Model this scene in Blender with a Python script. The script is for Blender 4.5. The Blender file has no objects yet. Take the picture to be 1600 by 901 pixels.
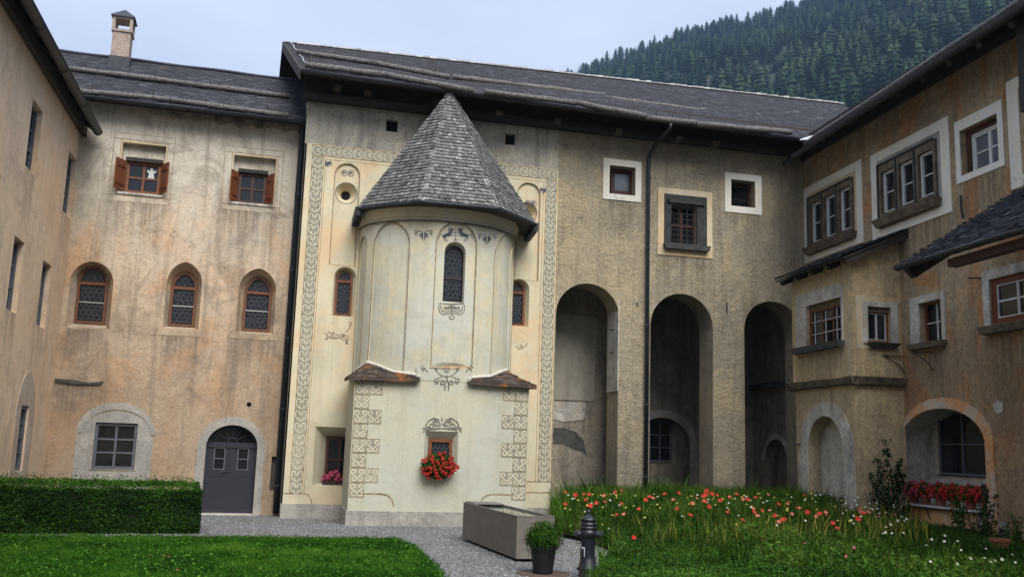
import bpy, math, random
import numpy as np
from mathutils import Vector, noise as mnoise
from mathutils.geometry import delaunay_2d_cdt
from math import sin, cos, tan, pi, radians, sqrt, atan2
random.seed(7); rs = np.random.RandomState(7)
SC = bpy.context.scene; COL = SC.collection
# ------------------------------------------------------------------ camera
F_PX, PITCH, ROLL, EYE = 1500.0, radians(9.3), radians(1.87), 1.6
cam = bpy.data.cameras.new('camera'); cam_o = bpy.data.objects.new('camera', cam); COL.objects.link(cam_o)
cam.sensor_width = 36; cam.lens = 36*F_PX/1600; cam.clip_end = 5000; cam.clip_start = .1
from mathutils import Matrix
cam_o.matrix_world = Matrix.Translation((0, 0, EYE)) @ Matrix.Rotation(pi/2, 4, 'X') @ Matrix.Rotation(PITCH, 4, 'X') @ Matrix.Rotation(ROLL, 4, 'Z')
SC.camera = cam_o
# ------------------------------------------------------------------ light
SC.view_settings.view_transform = 'Standard'; SC.view_settings.look = 'None'; SC.view_settings.exposure = 1.46; SC.view_settings.gamma = 1
SUN_EL, SUN_AZ = radians(48), radians(157)       # azimuth clockwise from +Y
W = bpy.data.worlds.new('World'); SC.world = W; W.use_nodes = True
wn = W.node_tree; wn.nodes.clear()
def wnode(t, **k):
    n = wn.nodes.new(t)
    for a, b in k.items(): setattr(n, a, b)
    return n
sky = wnode('ShaderNodeTexSky', sky_type='NISHITA', sun_disc=False, sun_elevation=SUN_EL, sun_rotation=SUN_AZ)
tc = wnode('ShaderNodeTexCoord'); mp = wnode('ShaderNodeMapping'); mp.inputs['Scale'].default_value = (1.0, 1.0, 2.6)
nz = wnode('ShaderNodeTexNoise'); nz.inputs['Scale'].default_value = 1.7; nz.inputs['Detail'].default_value = 5
rp = wnode('ShaderNodeValToRGB')
rp.color_ramp.elements[0].position = .35; rp.color_ramp.elements[0].color = (2.0, 2.3, 3.1, 1)
rp.color_ramp.elements[1].position = .68; rp.color_ramp.elements[1].color = (3.0, 3.25, 3.75, 1)
mx = wnode('ShaderNodeMix', data_type='RGBA'); mx.inputs[0].default_value = .93
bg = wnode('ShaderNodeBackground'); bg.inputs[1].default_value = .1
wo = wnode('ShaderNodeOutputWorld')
L_ = wn.links.new
L_(tc.outputs['Generated'], mp.inputs[0]); L_(mp.outputs[0], nz.inputs[0]); L_(nz.outputs[0], rp.inputs[0])
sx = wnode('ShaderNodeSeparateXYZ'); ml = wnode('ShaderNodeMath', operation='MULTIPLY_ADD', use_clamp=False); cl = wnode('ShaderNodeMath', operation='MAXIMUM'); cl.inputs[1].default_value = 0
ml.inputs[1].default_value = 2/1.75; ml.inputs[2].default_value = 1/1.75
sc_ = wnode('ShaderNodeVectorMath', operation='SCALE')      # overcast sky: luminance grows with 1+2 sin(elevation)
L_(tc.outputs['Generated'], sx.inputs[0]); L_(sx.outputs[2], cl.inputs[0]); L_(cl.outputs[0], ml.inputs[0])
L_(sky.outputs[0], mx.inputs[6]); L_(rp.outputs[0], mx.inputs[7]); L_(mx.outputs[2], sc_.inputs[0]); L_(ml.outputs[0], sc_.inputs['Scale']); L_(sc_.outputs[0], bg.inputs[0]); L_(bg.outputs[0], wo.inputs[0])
sun = bpy.data.lights.new('sun', 'SUN'); sun.energy = 1.5; sun.angle = radians(40); sun.color = (1, .96, .9)
sun_o = bpy.data.objects.new('sun', sun); COL.objects.link(sun_o)
sd = Vector((sin(SUN_AZ)*cos(SUN_EL), cos(SUN_AZ)*cos(SUN_EL), sin(SUN_EL)))
sun_o.rotation_euler = sd.to_track_quat('Z', 'Y').to_euler()
SC.cycles.max_bounces = 8; SC.cycles.volume_bounces = 1
# ------------------------------------------------------------------ survey: photograph pixels -> points on real planes
def ray(x, y):
    a, b, c = (x-800)/F_PX, (450-y)/F_PX, -1.0
    cr, sr, cp, sp = cos(ROLL), sin(ROLL), cos(PITCH), sin(PITCH)
    a, b = cr*a-sr*b, sr*a+cr*b
    b, c = cp*b-sp*c, sp*b+cp*c
    return Vector((a, -c, b))
EYEP = Vector((0, 0, EYE))
def ground(x, y, z=0):
    d = ray(x, y); return EYEP + d*((z-EYE)/d.z)
def hit(o, n, x, y):
    d = ray(x, y); return EYEP + d*(((o-EYEP).dot(n))/d.dot(n))
class Plane:                       # vertical wall plane: u along, z up, n out of the wall into the court
    def __init__(s, o, az):
        s.o = Vector((o[0], o[1], 0)); a = radians(az); s.d = Vector((sin(a), cos(a), 0)); s.n = Vector((s.d.y, -s.d.x, 0))
    def pt(s, u, z, n=0.0): return s.o + s.d*u + s.n*n + Vector((0, 0, z))
    def nrm(s, u): return s.n
    def uv(s, x, y, n=0.0):
        p = hit(s.o+s.n*n, s.n, x, y); return ((p-s.o).dot(s.d), p.z)
    def rect(s, tl, tr, br, bl, n=0.0):
        a, b, c, d = [s.uv(*q, n) for q in (tl, tr, br, bl)]
        return ((a[0]+d[0])/2, (b[0]+c[0])/2, (c[1]+d[1])/2, (a[1]+b[1])/2)     # u0,u1,z0,z1
    def sub(s, u, n): return Plane(s.pt(u, 0, n), math.degrees(atan2(s.d.x, s.d.y)))
AZF = 75.8
PF = Plane(ground(437, 809), AZF)
PL = Plane(ground(394, 803.5), 75)
PW = Plane(hit(PL.o, PL.n, 100, 450), -14)
PR = Plane(hit(PF.o, PF.n, 1257, 330), 169.6)
PB = PF.sub(0, 1.47)                                   # front of the apse's square base
P0 = hit(PR.o, PR.n, 1412, 600)
PB2 = Plane(P0, AZF); PC = hit(PB2.o, PB2.n, 1335, 600)
PB2 = Plane(PC, AZF); PB1 = Plane(PC, 169.6)
BAYW = (P0-PC).dot(PB2.d)
class Apse:                        # half-elliptic wall of the apse; u is arc-like length from its middle
    uc, a, b, k = 2.98, 1.70, 1.47, 1.6
    def pt(s, u, z, n=0.0):
        t = u/s.k; N = s.nrm2(t)
        return PF.pt(s.uc + s.a*sin(t) + N[0]*n, z, s.b*cos(t) + N[1]*n)
    def nrm2(s, t):
        x, y = sin(t)/s.a, cos(t)/s.b; l = sqrt(x*x+y*y); return x/l, y/l
    def nrm(s, u):
        N = s.nrm2(u/s.k); return PF.d*N[0]+PF.n*N[1]
    def uv(s, x, y, n=0.0):
        d = ray(x, y); o = EYEP-PF.o
        ou, on, du, dn = o.dot(PF.d)-s.uc, o.dot(PF.n), d.dot(PF.d), d.dot(PF.n)
        A, B = s.a+n, s.b+n
        qa = (du/A)**2+(dn/B)**2; qb = 2*(ou*du/A**2+on*dn/B**2); qc = (ou/A)**2+(on/B)**2-1
        D = max(qb*qb-4*qa*qc, 0); t = (-qb-sqrt(D))/(2*qa)
        return (atan2((ou+du*t)/A, (on+dn*t)/B)*s.k, (EYEP+d*t).z)
    rect = Plane.rect
AP = Apse()
# ------------------------------------------------------------------ materials
def M(name):
    m = bpy.data.materials.new(name); m.use_nodes = True
    nt = m.node_tree; return m, nt, nt.nodes['Principled BSDF']
def nd(nt, t, ins=None, **k):
    n = nt.nodes.new(t)
    for a, b in k.items(): setattr(n, a, b)
    for a, b in (ins or {}).items():
        if hasattr(b, 'node'): nt.links.new(b, n.inputs[a])
        else: n.inputs[a].default_value = b
    return n
def pos(nt, sc=(1, 1, 1)):
    g = nd(nt, 'ShaderNodeNewGeometry'); m = nd(nt, 'ShaderNodeMapping', {0: g.outputs['Position'], 'Scale': sc}); return m.outputs[0]
def noise(nt, v, s, d=4, r=.55, dist=0): return nd(nt, 'ShaderNodeTexNoise', {'Vector': v, 'Scale': s, 'Detail': d, 'Roughness': r, 'Distortion': dist}).outputs[0]
def ramp(nt, f, st):
    n = nd(nt, 'ShaderNodeValToRGB', {0: f}); e = n.color_ramp.elements
    while len(e) < len(st): e.new(.5)
    for i, (p, c) in enumerate(st):
        e[i].position = p; e[i].color = (c, c, c, 1) if not hasattr(c, '__len__') else (*c, 1)
    return n.outputs[0]
def mixc(nt, f, a, b, bl='MIX'):
    n = nd(nt, 'ShaderNodeMix', data_type='RGBA', blend_type=bl)
    for i, v in ((0, f), (6, a), (7, b)):
        if hasattr(v, 'node'): nt.links.new(v, n.inputs[i])
        else: n.inputs[i].default_value = v if i == 0 else ((*v, 1) if len(v) == 3 else v)
    return n.outputs[2]
def math_(nt, op, a, b=0.0):
    n = nd(nt, 'ShaderNodeMath', {0: a, 1: b}, operation=op); return n.outputs[0]
def bump(nt, bs, h, st, dist):
    b = nd(nt, 'ShaderNodeBump', {'Height': h, 'Strength': st, 'Distance': dist}); nt.links.new(b.outputs[0], bs.inputs['Normal'])
def plaster(name, c1, c2, c3, stain=(.12, .10, .08), st_amt=.5, speck=.3, rough=.02, zw=None, big=.35, top=None, patch=None, spk_scale=9, bst=.9, drips=None):
    m, nt, bs = M(name); P = pos(nt)
    n1 = noise(nt, P, big, 6, .62, .6); c = mixc(nt, ramp(nt, n1, [(.42, 0), (.58, 1)]), c1, c2)
    n2 = noise(nt, P, big*2.7+.3, 8, .72, 1.0); c = mixc(nt, ramp(nt, n2, [(.50, 0), (.60, .9)]), c, c3)
    if patch:
        n5 = noise(nt, pos(nt, (1, 1, .8)), .6, 8, .66, 1.4); c = mixc(nt, ramp(nt, n5, [(.50, 0), (.60, patch[1])]), c, patch[0])
    z = nd(nt, 'ShaderNodeSeparateXYZ', {0: P}).outputs[2]
    if zw:       # damp and dirt rising from the ground, ragged edge
        h = math_(nt, 'ADD', z, math_(nt, 'MULTIPLY', math_(nt, 'SUBTRACT', noise(nt, P, .9, 8, .74, .8), .5), 5.0))
        c = mixc(nt, ramp(nt, nd(nt, 'ShaderNodeMapRange', {0: h, 1: zw[2], 2: zw[1]}).outputs[0], [(0, 0), (.55, zw[3]*.8), (1, zw[3])]), c, zw[0])
    if top:      # soot and rain marks below the eaves, ragged edge
        h = math_(nt, 'ADD', z, math_(nt, 'MULTIPLY', math_(nt, 'SUBTRACT', noise(nt, pos(nt, (1.4, 1.4, .35)), 1.5, 8, .72, .5), .5), 3.5))
        c = mixc(nt, ramp(nt, nd(nt, 'ShaderNodeMapRange', {0: h, 1: top[1], 2: top[2]}).outputs[0], [(0, 0), (1, top[3])]), c, top[0])
    # run-off streaks and grime clouds
    s = noise(nt, pos(nt, (2.4, 2.4, .18)), 1.6, 7, .66, .4)
    c = mixc(nt, ramp(nt, s, [(.50, 0), (.68, st_amt)]), c, stain)
    g_ = noise(nt, P, 1.1, 9, .75, 1.2); c = mixc(nt, ramp(nt, g_, [(.50, 0), (.64, st_amt*.8)]), c, tuple(x*.9 for x in stain))
    if drips:    # rain runs below each sill: (plane, [(u0, u1, z, length), ...])
        pl_, lst = drips; tot = None
        u = nd(nt, 'ShaderNodeVectorMath', {0: P, 1: tuple(pl_.d)}, operation='DOT_PRODUCT').outputs['Value']; u = math_(nt, 'SUBTRACT', u, pl_.o.dot(pl_.d))
        wob = math_(nt, 'MULTIPLY', math_(nt, 'SUBTRACT', noise(nt, P, 2.2, 5, .7), .5), .8)
        for u0, u1, z0, ln in lst:
            a = nd(nt, 'ShaderNodeMapRange', {0: math_(nt, 'ABSOLUTE', math_(nt, 'SUBTRACT', math_(nt, 'ADD', u, wob), (u0+u1)/2)), 1: (u1-u0)*.36, 2: (u1-u0)*.62, 3: 1.0, 4: 0.0}).outputs[0]
            b_ = nd(nt, 'ShaderNodeMapRange', {0: z, 1: z0-ln, 2: z0, 3: 0.0, 4: 1.0}).outputs[0]
            k = math_(nt, 'MULTIPLY', math_(nt, 'MULTIPLY', a, b_), math_(nt, 'LESS_THAN', z, z0)); tot = k if tot is None else math_(nt, 'MAXIMUM', tot, k)
        st_ = noise(nt, pos(nt, (7, 7, .35)), 1.4, 5, .7, .3)
        tot = math_(nt, 'MULTIPLY', tot, ramp(nt, st_, [(.38, .15), (.60, 1)])); c = mixc(nt, math_(nt, 'MULTIPLY', tot, .8), c, tuple(x*.85 for x in stain))
    sp = noise(nt, P, spk_scale, 9, .78, 1.2); c = mixc(nt, ramp(nt, sp, [(.34, speck), (.49, 0)]), c, stain)
    sp2 = noise(nt, pos(nt, (1, 1, .7)), spk_scale*2.6, 6, .75, .8); c = mixc(nt, ramp(nt, sp2, [(.36, speck), (.47, 0)]), c, tuple(x*.4 for x in c1))
    c = mixc(nt, ramp(nt, sp2, [(.52, 0), (.66, speck*.6)]), c, tuple(min(.8, x*1.4) for x in c1))
    wv = nd(nt, 'ShaderNodeVectorMath', {0: P, 1: nd(nt, 'ShaderNodeVectorMath', {0: nd(nt, 'ShaderNodeTexNoise', {'Vector': P, 'Scale': 3.0, 'Detail': 5.0}).outputs['Color'], 1: (.5, .5, .5)}, operation='MULTIPLY').outputs[0]}, operation='ADD').outputs[0]
    ck = nd(nt, 'ShaderNodeTexVoronoi', {'Vector': wv, 'Scale': .9}, feature='DISTANCE_TO_EDGE').outputs['Distance']
    cm = math_(nt, 'MULTIPLY', ramp(nt, ck, [(.002, 1), (.007, 0)]), ramp(nt, noise(nt, P, .8, 4), [(.54, 0), (.60, .6 if speck > .15 else .2)]))
    c = mixc(nt, cm, c, tuple(x*.5 for x in stain))
    nt.links.new(c, bs.inputs['Base Color']); bs.inputs['Roughness'].default_value = .93; bs.inputs['Specular IOR Level'].default_value = .2
    hh = math_(nt, 'ADD', math_(nt, 'MULTIPLY', noise(nt, P, 1.6, 5, .6), 1.2), math_(nt, 'MULTIPLY', noise(nt, P, spk_scale*1.3, 9, .78, .6), 1.0))
    bump(nt, bs, hh, bst, rough*1.5)
    return m
def simple(name, c, rough=.6, c2=None, sc=12, spec=.3, metal=0, b=.0, stretch=(1, 1, 1), bscale=30):
    m, nt, bs = M(name)
    if c2:
        P = pos(nt, stretch); n = noise(nt, P, sc, 6, .65, .4)
        nt.links.new(mixc(nt, ramp(nt, n, [(.36, 0), (.64, 1)]), c, c2), bs.inputs['Base Color'])
    else: bs.inputs['Base Color'].default_value = (*c, 1)
    bs.inputs['Roughness'].default_value = rough; bs.inputs['Specular IOR Level'].default_value = spec; bs.inputs['Metallic'].default_value = metal
    if b: bump(nt, bs, noise(nt, pos(nt, stretch), bscale, 6, .7), b, .01)
    return m
def tinted(name, stops, rough=.8, spec=.2, extra=None, trans=0):        # colour picked by a random number stored on each piece
    m, nt, bs = M(name); a = nd(nt, 'ShaderNodeAttribute', attribute_name='tint').outputs['Fac']
    c = ramp(nt, a, stops)
    if extra:
        n = noise(nt, pos(nt), extra[1], 6, .65, .5); c = mixc(nt, ramp(nt, n, [(extra[2], 0), (extra[2]+.12, extra[3])]), c, extra[0])
    nt.links.new(c, bs.inputs['Base Color']); bs.inputs['Roughness'].default_value = rough; bs.inputs['Specular IOR Level'].default_value = spec
    if trans:
        t = nd(nt, 'ShaderNodeBsdfTranslucent', {0: c}); x = nd(nt, 'ShaderNodeMixShader', {0: trans, 1: bs.outputs[0], 2: t.outputs[0]})
        nt.links.new(x.outputs[0], nt.nodes['Material Output'].inputs[0])
    return m
MT = {}
MT['w_wall'] = plaster('peach_plaster', (.80, .60, .40), (.74, .57, .41), (.62, .47, .34), stain=(.34, .26, .18), st_amt=.3, speck=.2, rough=.012, zw=((.46, .33, .22), -.8, 1.6, .5), top=((.62, .53, .42), 6.0, 9.0, .7), patch=((.80, .52, .30), .5), drips=(PW, [(PW.uv(39, 268)[0], PW.uv(56, 268)[0], PW.uv(47, 268)[1], 1.2), (PW.uv(98, 336)[0], PW.uv(110, 336)[0], PW.uv(104, 336)[1], 1.0), (PW.uv(9, 486)[0], PW.uv(25, 486)[0], PW.uv(17, 486)[1], 1.2), (PW.uv(56, 510)[0], PW.uv(69, 510)[0], PW.uv(62, 510)[1], 1.2)]))
MT['l_wall'] = plaster('weathered_cream_plaster', (.67, .52, .37), (.62, .50, .37), (.44, .35, .26), stain=(.20, .16, .125), st_amt=.62, speck=.36, rough=.018, zw=((.33, .235, .155), .2, 5.0, .8), top=((.64, .60, .50), 4.8, 7.2, .85), patch=((.68, .41, .21), .8), bst=1, drips=(PL, [(PL.uv(170, 316)[0], PL.uv(262, 316)[0], PL.uv(216, 316)[1], 1.3), (PL.uv(344, 329)[0], PL.uv(436, 329)[0], PL.uv(390, 329)[1], 1.2), (PL.uv(99, 514)[0], PL.uv(171, 514)[0], PL.uv(135, 514)[1], 1.1), (PL.uv(240, 524)[0], PL.uv(317, 524)[0], PL.uv(278, 524)[1], 1.2), (PL.uv(356, 530)[0], PL.uv(436, 530)[0], PL.uv(396, 530)[1], 1.2), (PL.uv(88, 598)[0], PL.uv(160, 598)[0], PL.uv(124, 598)[1], 1.0)]))
MT['cream'] = plaster('painted_cream_plaster', (.66, .60, .42), (.60, .55, .39), (.68, .57, .37), stain=(.36, .31, .22), st_amt=.32, speck=.10, rough=.006, big=.5, zw=((.50, .48, .38), .3, 3.4, .5), patch=((.70, .48, .26), .6), bst=.6)
MT['apse'] = plaster('apse_limewash', (.64, .59, .42), (.55, .54, .43), (.66, .57, .37), stain=(.36, .33, .24), st_amt=.32, speck=.12, rough=.008, big=.6, zw=((.46, .47, .39), .6, 4.4, .75), patch=((.56, .58, .54), .5), bst=.8)
MT['band'] = plaster('grey_sgraffito_ground', (.30, .285, .225), (.38, .36, .28), (.25, .235, .18), st_amt=.2, speck=.2, rough=.004, spk_scale=20)
MT['scroll'] = simple('cream_scroll_lime', (.72, .66, .49), .9, (.50, .46, .34), 9)
MT['ink'] = simple('black_painted_line', (.06, .06, .06), .9, (.26, .24, .19), 16)
MT['brownline'] = simple('brown_scored_line', (.15, .11, .07), .9, (.40, .32, .20), 9)
MT['blueink'] = simple('blue_black_painting', (.03, .035, .06), .9, (.13, .14, .18), 18)
MT['f_top'] = plaster('grey_upper_plaster', (.46, .43, .35), (.36, .34, .29), (.52, .47, .36), stain=(.13, .12, .11), st_amt=.6, speck=.5, rough=.02)
MT['f_wall'] = plaster('roughcast_ochre_plaster', (.54, .455, .31), (.43, .385, .29), (.62, .50, .31), stain=(.21, .18, .135), st_amt=.5, speck=.64, rough=.055, zw=((.31, .28, .225), -.2, 2.0, .85), top=((.28, .26, .215), 7.6, 10, .65), spk_scale=11, bst=1, drips=(PF, [(PF.uv(941, 313)[0], PF.uv(1001, 313)[0], PF.uv(971, 313)[1], 1.2), (PF.uv(1027, 400)[0], PF.uv(1113, 400)[0], PF.uv(1070, 400)[1], 1.6), (PF.uv(1132, 333)[0], PF.uv(1190, 333)[0], PF.uv(1161, 333)[1], 1.0)]))
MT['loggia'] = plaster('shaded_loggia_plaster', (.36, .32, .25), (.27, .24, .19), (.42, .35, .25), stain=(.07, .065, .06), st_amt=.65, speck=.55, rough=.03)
MT['r_wall'] = plaster('rusty_roughcast_plaster', (.64, .50, .31), (.50, .40, .27), (.74, .53, .30), stain=(.17, .13, .09), st_amt=.45, speck=.66, rough=.065, zw=((.50, .28, .15), .4, 4.6, .65), top=((.26, .225, .18), 7.6, 9.4, .8), patch=((.72, .33, .12), .85), spk_scale=8, bst=1, drips=(PR, [(PR.uv(1257, 394)[0], PR.uv(1349, 394)[0], PR.uv(1303, 394)[1], 0.9), (PR.uv(1364, 354)[0], PR.uv(1486, 354)[0], PR.uv(1425, 354)[1], 1.2), (PR.uv(1496, 275)[0], PR.uv(1571, 275)[0], PR.uv(1533, 275)[1], 1.2), (PR.uv(1421, 544)[0], PR.uv(1480, 544)[0], PR.uv(1450, 544)[1], 1.6), (PR.uv(1538, 515)[0], PR.uv(1650, 515)[0], PR.uv(1594, 515)[1], 2.0)]))
MT['bay'] = plaster('bay_ochre_plaster', (.66, .51, .29), (.54, .43, .27), (.74, .54, .29), stain=(.20, .16, .11), st_amt=.45, speck=.65, rough=.03, top=((.24, .21, .17), 5.2, 6.4, .7), zw=((.46, .39, .29), .0, 3.2, .5), spk_scale=7, drips=(PB1, [(PB1.uv(1246, 549)[0], PB1.uv(1316, 549)[0], PB1.uv(1281, 549)[1], 1.4)]))
MT['white'] = plaster('white_window_band', (.76, .74, .67), (.70, .67, .57), (.76, .70, .56), stain=(.40, .37, .30), st_amt=.2, speck=.18, rough=.006)
MT['oldwhite'] = plaster('worn_white_lime', (.70, .68, .61), (.53, .51, .46), (.60, .50, .36), stain=(.18, .16, .13), st_amt=.5, speck=.7, rough=.025, big=1.5, spk_scale=9)
MT['orange'] = plaster('orange_lime_arch', (.76, .38, .14), (.60, .53, .43), (.72, .31, .10), stain=(.25, .2, .16), st_amt=.3, speck=.5, rough=.015, big=1.0)
MT['warmring'] = plaster('warm_cream_band', (.62, .54, .38), (.60, .44, .24), (.56, .50, .38), stain=(.3, .25, .18), st_amt=.3, speck=.2, rough=.006, big=1.2)
MT['grey'] = plaster('grey_cement_render', (.42, .40, .36), (.33, .32, .29), (.47, .44, .38), stain=(.18, .17, .15), st_amt=.45, speck=.45, rough=.02, spk_scale=10)
MT['stone'] = simple('weathered_sandstone', (.20, .155, .10), .9, (.075, .065, .055), 6, b=.8)
MT['stonegrey'] = simple('dark_grey_stone', (.10, .10, .09), .9, (.05, .05, .048), 7, b=.8)
MT['wood_dark'] = simple('blackened_timber', (.030, .026, .022), .8, (.055, .045, .036), 5, b=.6, stretch=(1, 1, 6))
MT['wood_red'] = simple('red_brown_window_wood', (.20, .065, .028), .5, (.13, .042, .02), 10, b=.3)
MT['wood_or'] = simple('orange_brown_window_wood', (.22, .085, .035), .55, (.12, .045, .022), 14, b=.3)
MT['wood_brown'] = simple('dark_brown_window_wood', (.085, .035, .022), .5, (.05, .024, .018), 10)
MT['wood_white'] = simple('white_sash_paint', (.70, .72, .72), .4, (.60, .62, .62), 8)
MT['door'] = simple('slate_grey_door_paint', (.032, .033, .046), .5, (.024, .025, .034), 7, b=.2, stretch=(6, 6, 1))
MT['frame_grey'] = simple('grey_window_paint', (.12, .13, .15), .5, (.09, .095, .11), 8)
MT['metal'] = simple('dark_gutter_metal', (.018, .021, .028), .5, (.034, .038, .046), 4, spec=.4)
MT['zinc'] = simple('bright_zinc_flashing', (.62, .66, .72), .45, (.42, .45, .50), 5, spec=.5)
MT['mortar'] = simple('white_mortar', (.62, .58, .50), .9, (.45, .42, .36), 12)
MT['lead'] = simple('grey_lead_came', (.085, .09, .095), .6)
MT['iron'] = simple('black_iron', (.02, .02, .022), .5, (.05, .035, .03), 20)
MT['log'] = simple('grey_weathered_log', (.21, .205, .20), .85, (.06, .058, .058), 7, b=.8, stretch=(3, 3, 3))
MT['brick'] = None
m, nt, bs = M('glass_pane'); MT['glass'] = m
n = noise(nt, pos(nt), 2.2, 2); nt.links.new(mixc(nt, n, (.006, .007, .009), (.016, .018, .022)), bs.inputs['Base Color'])
bs.inputs['Roughness'].default_value = .05; bs.inputs['Specular IOR Level'].default_value = .55; bump(nt, bs, noise(nt, pos(nt), 3, 2), .12, .02)
m, nt, bs = M('leaded_glass'); MT['oldglass'] = m
n = noise(nt, pos(nt), 7, 3); nt.links.new(mixc(nt, n, (.008, .010, .013), (.030, .036, .044)), bs.inputs['Base Color'])
bs.inputs['Roughness'].default_value = .18; bs.inputs['Specular IOR Level'].default_value = .5; bump(nt, bs, noise(nt, pos(nt), 14, 2), .5, .02)
m, nt, bs = M('sky_painted_glass'); MT['skyglass'] = m  # pale blue base colour paints the reflected sky into these panes
bs.inputs['Base Color'].default_value = (.11, .125, .155, 1); bs.inputs['Roughness'].default_value = .08; bs.inputs['Specular IOR Level'].default_value = .9
MT['black'] = simple('unlit_interior', (.008, .008, .009), .9)
MT['paper'] = simple('paper_angel_cutout', (.55, .55, .52), .8)
MT['slate'] = tinted('old_larch_shingles', [(0, (.010, .012, .018)), (.6, (.025, .029, .041)), (1, (.10, .105, .125))], .62, .4, ((.15, .10, .04), 2.2, .62, .6))  # blue cast put into the shingle colour for sky reflected at grazing angles
MT['cone'] = tinted('silver_grey_shingles', [(0, (.10, .10, .10)), (.35, (.21, .21, .205)), (.8, (.33, .33, .32)), (1, (.52, .52, .49))], .8, .25, ((.10, .085, .06), 1.1, .62, .5))
MT['slab'] = tinted('lichen_stone_slabs', [(0, (.035, .030, .027)), (1, (.10, .08, .065))], .9, .2, ((.30, .12, .03), 3.0, .53, .9))
# ------------------------------------------------------------------ objects
def put(name, me, parent=None, loc=(0, 0, 0)):
    o = bpy.data.objects.new(name, me); COL.objects.link(o); o.location = loc
    if parent: o.parent = parent
    return o
def tag(o, label=None, cat=None, group=None, kind=None):
    if label: o['label'] = label
    if cat: o['category'] = cat
    if group: o['group'] = group
    if kind: o['kind'] = kind
    return o
def thing(name, label, cat, loc=(0, 0, 0), group=None):
    return tag(put(name, None, None, loc), label, cat, group)
def base(o):
    v = Vector((0, 0, 0))
    while o: v = v+Vector(o.location); o = o.parent
    return v
def mesh_np(name, V, Fq, tint=None, nper=4, uniform=True):
    V = np.asarray(V, np.float32); Fq = np.asarray(Fq, np.int32)
    me = bpy.data.meshes.new(name); me.vertices.add(len(V)); me.vertices.foreach_set('co', V.ravel())
    k = Fq.shape[1]; me.loops.add(Fq.size); me.loops.foreach_set('vertex_index', Fq.ravel())
    me.polygons.add(len(Fq)); me.polygons.foreach_set('loop_start', np.arange(0, Fq.size, k, dtype=np.int32))
    try: me.polygons.foreach_set('loop_total', np.full(len(Fq), k, np.int32))
    except Exception: pass
    me.update(calc_edges=True)
    if tint is not None:
        a = me.attributes.new('tint', 'FLOAT', 'FACE'); a.data.foreach_set('value', np.asarray(tint, np.float32))
    return me
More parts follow.
